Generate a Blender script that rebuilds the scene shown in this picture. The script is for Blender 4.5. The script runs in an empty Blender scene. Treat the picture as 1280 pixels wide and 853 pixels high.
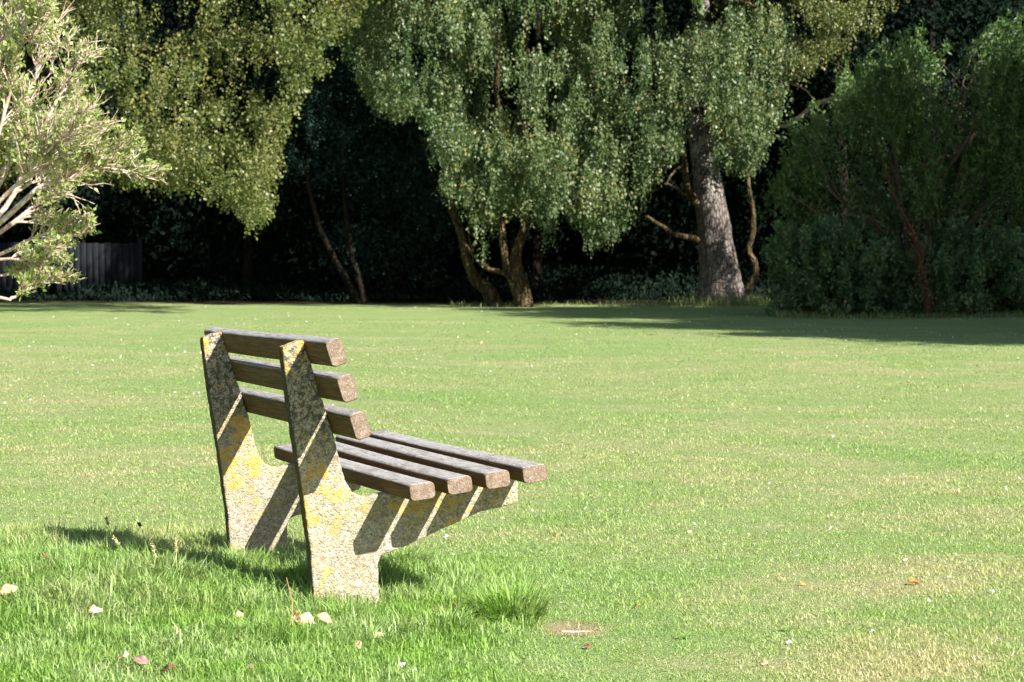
import bpy, bmesh, math, random
import numpy as np
from mathutils import Vector, Matrix

rng = np.random.default_rng(7)
random.seed(7)
scene = bpy.context.scene
C = scene.collection

# ------------------------------------------------------------------ camera
F = 2800.0                      # focal length in photo pixels (1280 wide)
CAMZ, PITCH = 1.0174, 0.0288
cam_d = bpy.data.cameras.new('camera')
cam_d.sensor_width = 36.0
cam_d.lens = F / 1280 * 36.0
cam_d.clip_start = 0.1
cam_d.clip_end = 2000
cam = bpy.data.objects.new('camera', cam_d)
C.objects.link(cam)
cam.location = (0, 0, CAMZ)
cam.rotation_euler = (math.pi / 2 - PITCH, 0, 0)
cam_d.dof.use_dof = True
cam_d.dof.focus_distance = 7.6
cam_d.dof.aperture_fstop = 13.0
scene.camera = cam


def at(px, py, Y):
    """world point seen at photo pixel (px, py) at forward distance Y"""
    x = (px - 640) / F
    v = (426.5 - py) / F
    d = np.array([x, math.cos(PITCH) + v * math.sin(PITCH), -math.sin(PITCH) + v * math.cos(PITCH)])
    d = d / d[1] * Y
    return np.array([d[0], Y, CAMZ + d[2]])


Z0 = -0.09


def gz(x, y):
    x = np.asarray(x, float)
    y = np.asarray(y, float)
    t = np.clip(y - 14, 0, None)
    a = np.where(t < 4, t * t / 8, t - 2)
    z = Z0 + np.minimum(a, 52) * 0.01395
    und = 0.012 * np.sin(x * 0.9 + 1.3) * np.sin(y * 0.7 + 0.4) + 0.02 * np.sin(x * 0.31 + y * 0.23)
    hump = 0.105 * np.exp(-((x + 1.45) / 0.75) ** 2 - ((y - 7.75) / 0.75) ** 2)
    return z + hump + und * np.clip((np.abs(y) - 9) / 6, 0, 1)


def ground_at(px, py):
    lo, hi = 2.0, 200.0
    for _ in range(50):
        m = (lo + hi) / 2
        p = at(px, py, m)
        if p[2] > gz(p[0], p[1]):
            lo = m
        else:
            hi = m
    p = at(px, py, lo)
    return np.array([p[0], p[1], float(gz(p[0], p[1]))])


# ------------------------------------------------------------------ tagging / linking
def tag(o, label=None, cat=None, group=None, kind=None):
    if label: o['label'] = label
    if cat: o['category'] = cat
    if group: o['group'] = group
    if kind: o['kind'] = kind
    return o


def empty(name, loc, rz=0.0):
    o = bpy.data.objects.new(name, None)
    o.empty_display_size = 0.2
    o.location = Vector([float(c) for c in loc])
    o.rotation_euler = (0, 0, rz)
    C.objects.link(o)
    return o


def link_mesh(name, me, mat, parent=None):
    o = bpy.data.objects.new(name, me)
    if mat is not None:
        me.materials.append(mat)
    C.objects.link(o)
    if parent is not None:
        o.parent = parent
        o.matrix_parent_inverse = Matrix.Identity(4)
    return o


def np_mesh(name, V, faces_flat, sizes, smooth=False):
    me = bpy.data.meshes.new(name)
    V = np.ascontiguousarray(V, dtype=np.float32)
    me.vertices.add(len(V))
    me.vertices.foreach_set('co', V.ravel())
    faces_flat = np.ascontiguousarray(faces_flat, dtype=np.int32)
    sizes = np.ascontiguousarray(sizes, dtype=np.int32)
    me.loops.add(len(faces_flat))
    me.loops.foreach_set('vertex_index', faces_flat)
    me.polygons.add(len(sizes))
    starts = np.concatenate([[0], np.cumsum(sizes)[:-1]]).astype(np.int32)
    me.polygons.foreach_set('loop_start', starts)
    me.polygons.foreach_set('loop_total', sizes)
    if smooth:
        me.polygons.foreach_set('use_smooth', np.ones(len(sizes), dtype=bool))
    me.update(calc_edges=True)
    me.validate()
    return me


# ------------------------------------------------------------------ node helpers
def new_mat(name):
    m = bpy.data.materials.new(name)
    m.use_nodes = True
    nt = m.node_tree
    nt.nodes.clear()
    return m, nt


class N:
    def __init__(s, nt): s.nt = nt
    def node(s, t, **kw):
        n = s.nt.nodes.new(t)
        for k, v in kw.items():
            setattr(n, k, v)
        return n
    def set(s, sock, v):
        if hasattr(v, 'is_linked') or isinstance(v, bpy.types.NodeSocket):
            s.nt.links.new(v, sock)
        else:
            if isinstance(v, (tuple, list)) and len(v) == 3 and sock.type == 'RGBA':
                v = (*v, 1)
            sock.default_value = v
    def coord(s, out='Object'):
        return s.node('ShaderNodeTexCoord').outputs[out]
    def mapping(s, vec, scale=(1, 1, 1), loc=(0, 0, 0), rot=(0, 0, 0)):
        n = s.node('ShaderNodeMapping')
        s.set(n.inputs['Vector'], vec)
        n.inputs['Scale'].default_value = scale
        n.inputs['Location'].default_value = loc
        n.inputs['Rotation'].default_value = rot
        return n.outputs[0]
    def noise(s, vec, scale, detail=4, rough=0.55, out='Fac', dist=0.0):
        n = s.node('ShaderNodeTexNoise')
        s.set(n.inputs['Vector'], vec)
        n.inputs['Scale'].default_value = scale
        n.inputs['Detail'].default_value = detail
        n.inputs['Roughness'].default_value = rough
        n.inputs['Distortion'].default_value = dist
        return n.outputs[out]
    def voronoi(s, vec, scale, feature='F1', out='Distance', rand=1.0):
        n = s.node('ShaderNodeTexVoronoi', feature=feature)
        s.set(n.inputs['Vector'], vec)
        n.inputs['Scale'].default_value = scale
        n.inputs['Randomness'].default_value = rand
        return n.outputs[out]
    def ramp(s, fac, stops, interp='LINEAR'):
        n = s.node('ShaderNodeValToRGB')
        n.color_ramp.interpolation = interp
        s.set(n.inputs[0], fac)
        e = n.color_ramp.elements
        while len(e) < len(stops): e.new(0.5)
        for i, (p, c) in enumerate(stops):
            e[i].position = p
            e[i].color = (*c, 1) if isinstance(c, (tuple, list)) else (c, c, c, 1)
        return n.outputs[0]
    def mix(s, fac, a, b, mode='MIX'):
        n = s.node('ShaderNodeMix', data_type='RGBA', blend_type=mode)
        s.set(n.inputs[0], fac)
        s.set(n.inputs[6], a)
        s.set(n.inputs[7], b)
        return n.outputs[2]
    def math(s, op, a, b=0.0, clamp=False):
        n = s.node('ShaderNodeMath', operation=op, use_clamp=clamp)
        s.set(n.inputs[0], a)
        s.set(n.inputs[1], b)
        return n.outputs[0]
    def sep(s, v):
        n = s.node('ShaderNodeSeparateXYZ')
        s.set(n.inputs[0], v)
        return n.outputs
    def bump(s, h, strength, dist, normal=None):
        n = s.node('ShaderNodeBump')
        s.set(n.inputs['Height'], h)
        n.inputs['Strength'].default_value = strength
        n.inputs['Distance'].default_value = dist
        if normal is not None: s.set(n.inputs['Normal'], normal)
        return n.outputs[0]
    def principled(s, color, rough=0.8, normal=None, spec=0.3):
        n = s.node('ShaderNodeBsdfPrincipled')
        s.set(n.inputs['Base Color'], color)
        s.set(n.inputs['Roughness'], rough)
        n.inputs['Specular IOR Level'].default_value = spec
        if normal is not None: s.set(n.inputs['Normal'], normal)
        return n.outputs[0]
    def out(s, sh):
        o = s.node('ShaderNodeOutputMaterial')
        s.nt.links.new(sh, o.inputs['Surface'])


def leaf_mat(name, stops, rough=0.45, trans=0.3, spec=0.4, clump=None, tint=1.25):
    """leaf colour varies leaf by leaf, and bough by bough through `clump`"""
    m, nt = new_mat(name)
    n = N(nt)
    rnd = n.node('ShaderNodeNewGeometry').outputs['Random Per Island']
    col = n.ramp(rnd, stops)
    if clump:
        big = n.noise(n.coord(), clump[0], 3)
        col = n.mix(n.ramp(big, [(0.38, 0.0), (0.62, 1.0)]), col, n.mix(1.0, col, clump[1], 'MULTIPLY'))
    bs = n.principled(col, rough, spec=spec)
    tr = n.node('ShaderNodeBsdfTranslucent')
    tc = n.mix(1.0, col, (1.1 * tint, 1.35 * tint, 0.6 * tint), 'MULTIPLY')
    n.set(tr.inputs['Color'], tc)
    mx = n.node('ShaderNodeMixShader')
    mx.inputs[0].default_value = trans
    nt.links.new(bs, mx.inputs[1])
    nt.links.new(tr.outputs[0], mx.inputs[2])
    n.out(mx.outputs[0])
    return m


def bark_mat(name, base, dark, light=None, scale=14.0, light_amt=0.5, bump=0.6, stretch=0.22, zmask=None):
    m, nt = new_mat(name)
    n = N(nt)
    co = n.coord()
    mp = n.mapping(co, (1, 1, stretch))
    big = n.noise(mp, scale, 6, 0.62)
    vor = n.voronoi(n.mapping(co, (1, 1, stretch * 1.6)), scale * 1.1, 'DISTANCE_TO_EDGE')
    crack = n.ramp(vor, [(0.0, 0.0), (0.16, 1.0)])
    col = n.mix(n.ramp(big, [(0.35, 0.0), (0.65, 1.0)]), dark, base)
    col = n.mix(crack, dark, col)
    if light:
        pat = n.noise(n.mapping(co, (1, 1, 0.8)), scale * 0.35, 5, 0.7)
        fac = n.ramp(pat, [(1.0 - light_amt - 0.06, 0.0), (1.0 - light_amt + 0.02, 1.0)])
        if zmask:
            z = n.sep(co)[2]
            zz = n.ramp(n.math('DIVIDE', z, 10.0), [(zmask[0] / 10, 0.12), (zmask[1] / 10, 1.0)])
            fac = n.math('MULTIPLY', fac, zz)
        col = n.mix(fac, col, light)
    h = n.math('ADD', n.math('MULTIPLY', crack, 0.7), big)
    n.out(n.principled(col, 0.95, n.bump(h, bump, 0.04), 0.04))
    return m


# ------------------------------------------------------------------ lawn colours (one shared recipe for soil and blades)
BARE = [ground_at(715, 786), ground_at(560, 772)]


def lawn_color(n, blade):
    """patches of lush and parched turf, laid out in world metres"""
    pos = n.node('ShaderNodeNewGeometry').outputs['Position']
    sx = n.sep(pos)
    flat = n.node('ShaderNodeCombineXYZ')
    n.set(flat.inputs[0], sx[0]); n.set(flat.inputs[1], sx[1])
    p = flat.outputs[0]
    big = n.noise(n.mapping(p, (0.6, 0.8, 1), rot=(0, 0, 0.35)), 0.62, 6, 0.65, dist=0.9)
    mid = n.noise(n.mapping(p, (0.7, 0.9, 1), (7, 3, 0)), 2.9, 6, 0.68, dist=0.5)
    fine = n.noise(n.mapping(p, (1, 0.6, 1)), 9.0, 3, 0.6)
    grain = n.noise(p, 55.0, 2, 0.7)
    v = n.math('ADD', n.math('MULTIPLY', big, 0.50), n.math('ADD', n.math('MULTIPLY', mid, 0.34), n.math('MULTIPLY', fine, 0.16)))
    # the strip of long grass by the bench (|y| under about 8.5 m, left) stays lush
    lush = n.math('MULTIPLY', n.ramp(n.math('DIVIDE', sx[1], 20.0), [(0.39, 1.0), (0.46, 0.0)]),
                  n.ramp(n.math('ADD', n.math('DIVIDE', sx[0], 10.0), 0.5), [(0.5, 1.0), (0.60, 0.0)]))
    v = n.math('SUBTRACT', v, n.math('MULTIPLY', lush, 0.11))
    far = n.ramp(n.math('DIVIDE', sx[1], 50.0), [(0.45, 0.0), (0.8, 0.045)])
    v = n.math('SUBTRACT', v, far)
    dry = n.ramp(v, [(0.42, 0.0), (0.485, 0.25), (0.60, 0.95)])
    if blade:
        g = n.mix(n.ramp(n.noise(p, 2.7, 3), [(0.35, 0.0), (0.65, 1.0)]), (0.215, 0.365, 0.068), (0.310, 0.425, 0.160))
        d = n.mix(grain, (0.40, 0.41, 0.19), (0.56, 0.48, 0.29))
        col = n.mix(dry, g, d)
    else:
        g = n.mix(n.ramp(grain, [(0.35, 0.0), (0.65, 1.0)]), (0.165, 0.260, 0.066), (0.325, 0.430, 0.175))
        d = n.mix(n.ramp(grain, [(0.35, 0.0), (0.65, 1.0)]), (0.27, 0.29, 0.12), (0.52, 0.475, 0.26))
        col = n.mix(dry, g, d)
    # worn earth
    for b, r in zip(BARE, (0.20, 0.05)):
        dx = n.math('DIVIDE', n.math('SUBTRACT', sx[0], float(b[0])), 0.13 if r > 0.1 else 0.06)
        dy = n.math('DIVIDE', n.math('SUBTRACT', sx[1], float(b[1])), r)
        rr = n.math('ADD', n.math('MULTIPLY', dx, dx), n.math('MULTIPLY', dy, dy))
        rr = n.math('ADD', rr, n.math('MULTIPLY', n.math('SUBTRACT', grain, 0.5), 1.4))
        rr = n.math('ADD', rr, n.math('MULTIPLY', n.math('SUBTRACT', mid, 0.5), 3.0))
        col = n.mix(n.ramp(rr, [(0.2, 0.75), (1.3, 0.0)]), col, n.mix(grain, (0.34, 0.22, 0.14), (0.56, 0.42, 0.28)))
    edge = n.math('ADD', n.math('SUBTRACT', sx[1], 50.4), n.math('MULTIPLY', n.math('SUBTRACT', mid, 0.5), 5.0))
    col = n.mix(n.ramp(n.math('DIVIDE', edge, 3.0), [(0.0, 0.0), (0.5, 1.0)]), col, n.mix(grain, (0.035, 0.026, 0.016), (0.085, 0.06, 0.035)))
    return col, grain, fine, p


m_lawn, nt = new_mat('lawn_turf')
n = N(nt)
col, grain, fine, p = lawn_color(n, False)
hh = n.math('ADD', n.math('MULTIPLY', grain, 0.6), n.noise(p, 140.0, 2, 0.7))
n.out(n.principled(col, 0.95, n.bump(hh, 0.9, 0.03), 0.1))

m_blade, nt = new_mat('grass_blade')
n = N(nt)
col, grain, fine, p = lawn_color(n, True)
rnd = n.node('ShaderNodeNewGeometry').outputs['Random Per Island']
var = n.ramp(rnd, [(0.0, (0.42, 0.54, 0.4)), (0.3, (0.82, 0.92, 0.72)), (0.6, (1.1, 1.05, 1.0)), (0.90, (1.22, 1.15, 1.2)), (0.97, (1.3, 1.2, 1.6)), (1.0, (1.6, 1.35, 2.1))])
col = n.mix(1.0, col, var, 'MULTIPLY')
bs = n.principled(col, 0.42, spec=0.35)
tr = n.node('ShaderNodeBsdfTranslucent')
n.set(tr.inputs['Color'], n.mix(1.0, col, (1.15, 1.25, 0.6), 'MULTIPLY'))
mx = n.node('ShaderNodeMixShader'); mx.inputs[0].default_value = 0.33
nt.links.new(bs, mx.inputs[1]); nt.links.new(tr.outputs[0], mx.inputs[2])
n.out(mx.outputs[0])

m_drygrass = leaf_mat('dry_grass', [(0, (0.08, 0.15, 0.04)), (0.6, (0.14, 0.19, 0.06)), (1, (0.34, 0.29, 0.15))], 0.6, 0.25)

# ------------------------------------------------------------------ ground sheet
def make_ground():
    ys = np.concatenate([np.linspace(-60, 2, 16), np.linspace(3, 30, 110), np.linspace(30.5, 80, 80), np.geomspace(85, 900, 20)])
    xs = np.concatenate([-np.geomspace(900, 14, 22), np.linspace(-13.5, 13.5, 110), np.geomspace(14, 900, 22)])
    X, Y = np.meshgrid(xs, ys)
    Z = gz(X, Y)
    V = np.stack([X, Y, Z], -1).reshape(-1, 3)
    nx, ny = len(xs), len(ys)
    i = (np.arange(ny - 1)[:, None] * nx + np.arange(nx - 1)[None]).ravel()
    Fc = np.stack([i, i + 1, i + nx + 1, i + nx], -1)
    me = np_mesh('lawn', V, Fc.ravel(), np.full(len(Fc), 4), True)
    o = link_mesh('lawn', me, m_lawn)
    tag(o, 'wide lawn of short green grass with parched tan patches', 'lawn', kind='structure')


make_ground()

# ------------------------------------------------------------------ grass blades
def blades(name, base, L, Wd, lean, mat, heading=None, curve=0.5):
    """tapered, bent blades: base (n,3), length, width, lean angle"""
    k = len(base)
    h = rng.uniform(0, 2 * np.pi, k) if heading is None else heading
    dirv = np.stack([np.cos(h), np.sin(h), np.zeros(k)], -1)
    tw = h + np.pi / 2 + rng.normal(0, 0.5, k)
    side = np.stack([np.cos(tw), np.sin(tw), np.zeros(k)], -1)
    up = np.array([0, 0, 1.0])
    V = np.empty((k, 5, 3))
    a1 = lean
    a2 = lean + curve * rng.uniform(0.3, 1.6, k)
    mid = base + (dirv * np.sin(a1)[:, None] + up * np.cos(a1)[:, None]) * (L * 0.55)[:, None]
    tip = mid + (dirv * np.sin(a2)[:, None] + up * np.cos(a2)[:, None]) * (L * 0.45)[:, None]
    V[:, 0] = base - side * (Wd / 2)[:, None]
    V[:, 1] = base + side * (Wd / 2)[:, None]
    V[:, 2] = mid + side * (Wd * 0.42)[:, None]
    V[:, 3] = mid - side * (Wd * 0.42)[:, None]
    V[:, 4] = tip
    b = (np.arange(k) * 5)[:, None]
    f = np.concatenate([b + [0, 1, 2, 3], b + [3, 2, 4]], 1).ravel()
    return np_mesh(name, V.reshape(-1, 3), f, np.tile([4, 3], k), True)


def poly_world(pts):
    return np.array([ground_at(*p)[:2] for p in pts])


def inside(P, poly):
    x, y = P[:, 0], P[:, 1]
    c = np.zeros(len(P), bool)
    j = len(poly) - 1
    for i in range(len(poly)):
        xi, yi = poly[i]; xj, yj = poly[j]
        c ^= ((yi > y) != (yj > y)) & (x < (xj - xi) * (y - yi) / (yj - yi + 1e-12) + xi)
        j = i
    return c


long_poly = poly_world([(-60, 668), (130, 664), (300, 672), (390, 690), (500, 700), (590, 712), (668, 742), (672, 772), (600, 800), (540, 830), (500, 900), (-60, 960)])


def vnoise(x, y, s, seed=0):
    """cheap smooth noise"""
    r = np.random.default_rng(seed)
    out = 0
    for k in range(6):
        a = r.uniform(0, 2 * np.pi); fq = s * r.uniform(0.6, 1.9)
        out = out + np.sin((x * np.cos(a) + y * np.sin(a)) * fq + r.uniform(0, 6.28))
    return out / 6


def bare_keep(P):
    keep = np.ones(len(P), bool)
    for b, (rx, ry) in zip(BARE, ((0.10, 0.16), (0.045, 0.05))):
        q = ((P[:, 0] - b[0]) / rx) ** 2 + ((P[:, 1] - b[1]) / ry) ** 2
        keep &= rng.random(len(P)) < np.clip(q * 0.75 + 0.22, 0, 1)
    return keep


# mown turf, thinning out with distance as each blade gets smaller than a pixel
def mown():
    n0 = 760000
    u = rng.random(n0)
    y0, y1, pw = 5.6, 40.0, 1.15
    y = (y0 ** (-pw) + u * (y1 ** (-pw) - y0 ** (-pw))) ** (-1 / pw)
    x = rng.uniform(-1, 1, n0) * (0.235 * y + 0.35)
    P = np.stack([x, y], -1)
    jit = P + rng.normal(0, 0.13, P.shape)
    P = P[~inside(jit, long_poly) & bare_keep(P)]
    y = P[:, 1]
    k = len(P)
    base = np.column_stack([P, gz(P[:, 0], P[:, 1]) - 0.004])
    s = np.clip(y / 7.0, 1, 3.4)
    clump = 1 + 0.45 * vnoise(P[:, 0], P[:, 1], 4.0, 3) + 0.35 * vnoise(P[:, 0], P[:, 1], 17.0, 4)
    L = rng.uniform(0.009, 0.024, k) * (0.85 + 0.15 * s) * np.clip(clump, 0.4, 2)
    Wd = rng.uniform(0.0016, 0.0034, k) * s ** 0.8
    me = blades('short_grass', base, L, Wd, rng.uniform(0.3, 1.5, k), m_blade)
    o = link_mesh('short_grass', me, m_blade)
    tag(o, 'short mown grass blades growing all over the lawn', 'grass', kind='stuff')


mown()


def long_grass():
    mn, mxx = long_poly.min(0), long_poly.max(0)
    mn[1] = max(mn[1], 5.5)
    k = 250000
    P = rng.uniform(mn, mxx, (k, 2))
    P = P[inside(P + rng.normal(0, 0.13, P.shape), long_poly)]
    # tufts: pull blades towards tuft centres
    T = rng.uniform(mn, mxx, (1500, 2))
    tid = rng.integers(0, len(T), len(P))
    near = P[:, None, :][:0]
    # nearest of a grid bucket is overkill: shift by a smooth field instead
    sx = 0.03 * vnoise(P[:, 0], P[:, 1], 30, 11); sy = 0.03 * vnoise(P[:, 0], P[:, 1], 30, 12)
    P = P + np.stack([sx, sy], -1)
    k = len(P)
    base = np.column_stack([P, gz(P[:, 0], P[:, 1]) - 0.004])
    c = 1 + 0.5 * vnoise(P[:, 0], P[:, 1], 6, 5) + 0.4 * vnoise(P[:, 0], P[:, 1], 21, 6)
    # lower towards the outer edge and the camera
    L = rng.uniform(0.025, 0.105, k) * np.clip(c, 0.5, 1.6)
    L = L * np.where(P[:, 1] < 6.6, 0.75, 1.0)
    dens = sum(inside(P + np.array(o), long_poly).astype(float) for o in ((.22, 0), (-.22, 0), (0, .3), (0, -.3), (.16, .2), (-.16, .2), (.16, -.2), (-.16, -.2))) / 8
    L = L * (0.42 + 0.58 * dens)
    Wd = rng.uniform(0.0015, 0.0046, k)
    lean = np.abs(rng.normal(0.55, 0.42, k))
    hd = rng.uniform(0, 6.283, k) + 1.6 * vnoise(P[:, 0], P[:, 1], 5, 9)
    me = blades('long_grass', base, L, Wd, lean, m_blade, heading=hd, curve=1.1)
    o = link_mesh('long_grass', me, m_blade)
    tag(o, 'longer unmown bright green grass around the feet of the bench', 'grass', kind='stuff')


long_grass()


def clump(name, px, py, r, cnt, Lr, label, mat=None, lean=0.45, group=None):
    g = ground_at(px, py)
    a = rng.uniform(0, 6.283, cnt)
    rr = r * np.sqrt(rng.random(cnt))
    base = np.column_stack([rr * np.cos(a), rr * np.sin(a), np.full(cnt, -0.01)])
    L = rng.uniform(*Lr, cnt)
    me = blades(name, base, L, rng.uniform(0.003, 0.005, cnt), np.abs(rng.normal(0.15, 0.1, cnt)) + lean * rr / r, mat or m_blade, heading=a + rng.normal(0, 0.5, cnt), curve=0.7)
    o = link_mesh(name, me, mat or m_blade)
    o.location = Vector(g.tolist())
    tag(o, label, 'grass clump', group)


GC = 'clumps of longer grass by the bench'
clump('grass_clump', 640, 775, 0.09, 650, (0.08, 0.19), 'thick clump of long grass right of the bench, beside the worn earth', group=GC)
clump('grass_clump', 500, 712, 0.10, 650, (0.08, 0.15), 'dark clump of grass in the shade under the bench seat', group=GC)
clump('grass_clump', 560, 792, 0.07, 260, (0.06, 0.14), 'sparse clump of long grass in front of the thick clump, right of the bench foot', group=GC)
clump('grass_clump', 375, 735, 0.07, 320, (0.07, 0.15), 'clump of grass growing in the gap between the two bench supports', group=GC)
clump('grass_clump', 300, 712, 0.08, 300, (0.06, 0.13), 'clump of grass at the foot of the farther bench support', group=GC)
clump('grass_clump', 215, 725, 0.08, 300, (0.07, 0.13), 'clump of grass in the shadow left of the bench', group=GC)
clump('grass_clump', 430, 775, 0.09, 420, (0.05, 0.10), 'low clump of grass hiding the base of the nearer bench support', group=GC)


# daisies and clover heads: too many to count
def daisies():
    k = 2600
    u = rng.random(k)
    y = 7.0 + (48 - 7.0) * u ** 0.9
    x = rng.uniform(-1, 1, k) * 0.235 * y
    cl = vnoise(x, y, 0.8, 21) + 0.5 * vnoise(x, y, 3.0, 22) + rng.normal(0, 0.2, k)
    keep = cl > 0.12
    x, y = x[keep], y[keep]
    k = len(x)
    r = rng.uniform(0.004, 0.009, k) * np.clip(y / 16, 1, 1.6)
    V, Fc = [], []
    ang = np.arange(6) / 6 * 2 * np.pi
    z = gz(x, y) + rng.uniform(0.02, 0.04, k)
    tx, ty = rng.normal(0, 0.5, k), rng.normal(-0.4, 0.4, k)
    ring = np.stack([np.cos(ang), np.sin(ang)], -1)
    P = np.empty((k, 7, 3))
    P[:, 0] = np.stack([x, y, z + r * 0.35], -1)
    for j in range(6):
        dx, dy = ring[j] * 1.0
        P[:, j + 1] = np.stack([x + r * dx, y + r * dy, z + r * (dx * tx + dy * ty)], -1)
    b = (np.arange(k) * 7)[:, None]
    f = np.concatenate([b + [0, 1 + j, 1 + (j + 1) % 6] for j in range(6)], 1).ravel()
    m, nt = new_mat('daisy_petal'); q = N(nt)
    q.out(q.principled((0.72, 0.73, 0.7), 0.6))
    o = link_mesh('daisies', np_mesh('daisies', P.reshape(-1, 3), f, np.full(6 * k, 3)), m)
    tag(o, 'tiny white daisies sprinkled over the short grass', 'daisies', kind='stuff')


daisies()

# ------------------------------------------------------------------ BENCH
YAW = 0.3497
def bench_world(u, y, v):
    c, s = math.cos(YAW), math.sin(YAW)
    du, dy = u + 1.888, -y + 7.0769
    return np.array([c * du - s * dy, s * du + c * dy, v])


bench = empty('park_bench', (*bench_world(0, 0, 0)[:2], Z0), YAW)
tag(bench, 'old park bench with brown timber slats on two lichen covered concrete supports', 'bench')
BZ = -Z0          # part coordinates were measured from v = 0

# concrete
m_con, nt = new_mat('aggregate_concrete')
n = N(nt)
co = n.coord()
oi = n.node('ShaderNodeObjectInfo').outputs['Random']
cmb = n.node('ShaderNodeVectorMath', operation='ADD')
n.set(cmb.inputs[0], co)
sc_ = n.node('ShaderNodeVectorMath', operation='SCALE')
sc_.inputs[0].default_value = (3.1, 1.7, 2.3)
n.set(sc_.inputs['Scale'], oi)
n.set(cmb.inputs[1], sc_.outputs[0])
co2 = cmb.outputs[0]
peb = n.voronoi(co, 190.0, 'F1', 'Color')
pebd = n.voronoi(co, 190.0, 'F1', 'Distance')
peb_v = n.sep(peb)[0]
peb2 = n.noise(co, 260.0, 3, 0.8)
base = n.ramp(peb_v, [(0.0, (0.22, 0.18, 0.12)), (0.12, (0.34, 0.285, 0.195)), (0.5, (0.46, 0.40, 0.29)), (0.8, (0.55, 0.48, 0.36)), (1.0, (0.70, 0.64, 0.53))])
base = n.mix(n.ramp(peb2, [(0.30, 0.4), (0.48, 0.0)]), base, (0.14, 0.12, 0.08))
blot = n.noise(co2, 9.0, 5, 0.62)
base = n.mix(n.ramp(blot, [(0.54, 0.0), (0.70, 0.5)]), base, (0.24, 0.19, 0.13))
# pink-brown bare foot, olive algae higher up
zz = n.sep(co)[2]
base = n.mix(n.ramp(n.math('ADD', zz, n.math('MULTIPLY', blot, 0.3)), [(0.30, 0.35), (0.46, 0.0)]), base, n.mix(peb_v, (0.30, 0.22, 0.18), (0.52, 0.44, 0.38)))
alg = n.noise(co2, 5.0, 4, 0.7)
base = n.mix(n.math('MULTIPLY', n.ramp(alg, [(0.46, 0.0), (0.66, 0.38)]), 1.0), base, (0.36, 0.32, 0.09))
# black spotting on the upper arm of the support
blk = n.noise(co2, 60.0, 4, 0.75)
upm = n.ramp(zz, [(0.45, 0.35), (0.66, 1.0)])
base = n.mix(n.math('MULTIPLY', n.ramp(blk, [(0.46, 0.0), (0.54, 0.75)]), upm), base, (0.045, 0.043, 0.036))
# crusty lichens: orange-yellow, and pale grey
li = n.noise(co2, 13.0, 6, 0.68, dist=0.6)
lm = n.math('ADD', li, n.math('MULTIPLY', n.noise(co2, 3.5, 2), 0.35))
topm = n.ramp(zz, [(0.80, 0.0), (0.90, 0.13)])
midm = n.math('MULTIPLY', n.ramp(n.math('ABSOLUTE', n.math('SUBTRACT', zz, 0.40)), [(0.05, 0.115), (0.20, 0.0)]), n.ramp(n.sep(co)[0], [(0.10, 1.0), (0.26, 0.25)]))
lm = n.math('ADD', lm, n.math('ADD', topm, midm))
lsel = n.math('MULTIPLY', n.ramp(lm, [(0.750, 0.0), (0.825, 1.0)]), n.ramp(n.noise(co, 95.0, 3, 0.7), [(0.34, 0.25), (0.52, 1.0)]))
lcol = n.mix(n.ramp(n.noise(co, 45.0, 3), [(0.35, 0.0), (0.65, 1.0)]), (0.60, 0.31, 0.03), (0.60, 0.46, 0.17))
wl = n.noise(co2, 22.0, 5, 0.7)
base = n.mix(n.ramp(wl, [(0.60, 0.0), (0.64, 0.7)]), base, (0.58, 0.56, 0.48))
col = n.mix(lsel, base, lcol)
# the rear edge (local -x) carries dark moss
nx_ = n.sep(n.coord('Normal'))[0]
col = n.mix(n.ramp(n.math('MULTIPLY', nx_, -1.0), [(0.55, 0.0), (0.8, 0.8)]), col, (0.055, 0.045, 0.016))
h = n.math('ADD', n.math('MULTIPLY', pebd, -0.9), n.math('MULTIPLY', peb2, 0.8))
h = n.math('ADD', h, n.math('MULTIPLY', lsel, 0.35))
n.out(n.principled(col, 0.95, n.bump(h, 0.75, 0.008), 0.15))

outline = [(-0.101, 0.780), (-0.0985, 0.789), (-0.045, 0.809), (-0.028, 0.809), (-0.003, 0.732), (0.006, 0.699), (0.035, 0.615), (0.047, 0.574),
           (0.072, 0.497), (0.086, 0.440), (0.100, 0.385), (0.114, 0.342), (0.133, 0.312), (0.160, 0.296), (0.188, 0.2935), (0.225, 0.2985),
           (0.46, 0.3255), (0.700, 0.3525), (0.716, 0.348), (0.716, 0.258), (0.706, 0.252), (0.579, 0.226), (0.424, 0.167), (0.298, 0.114), (0.252, 0.104), (0.232, 0.094), (0.223, 0.074),
           (0.225, 0.0), (0.228, -0.056), (0.236, -0.40), (0.03, -0.40), (0.004, -0.05), (-0.008, 0.125), (-0.0335, 0.305), (-0.074, 0.573)]


def support_mesh():
    bm = bmesh.new()
    T = 0.058
    a = [bm.verts.new((u, 0.0, v + BZ)) for u, v in outline]
    b = [bm.verts.new((u, T, v + BZ)) for u, v in outline]
    bm.faces.new(a)
    bm.faces.new(list(reversed(b)))
    k = len(a)
    for i in range(k):
        j = (i + 1) % k
        bm.faces.new((a[j], a[i], b[i], b[j]))
    bmesh.ops.recalc_face_normals(bm, faces=bm.faces)
    me = bpy.data.meshes.new('support')
    bm.to_mesh(me); bm.free()
    return me


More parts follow.
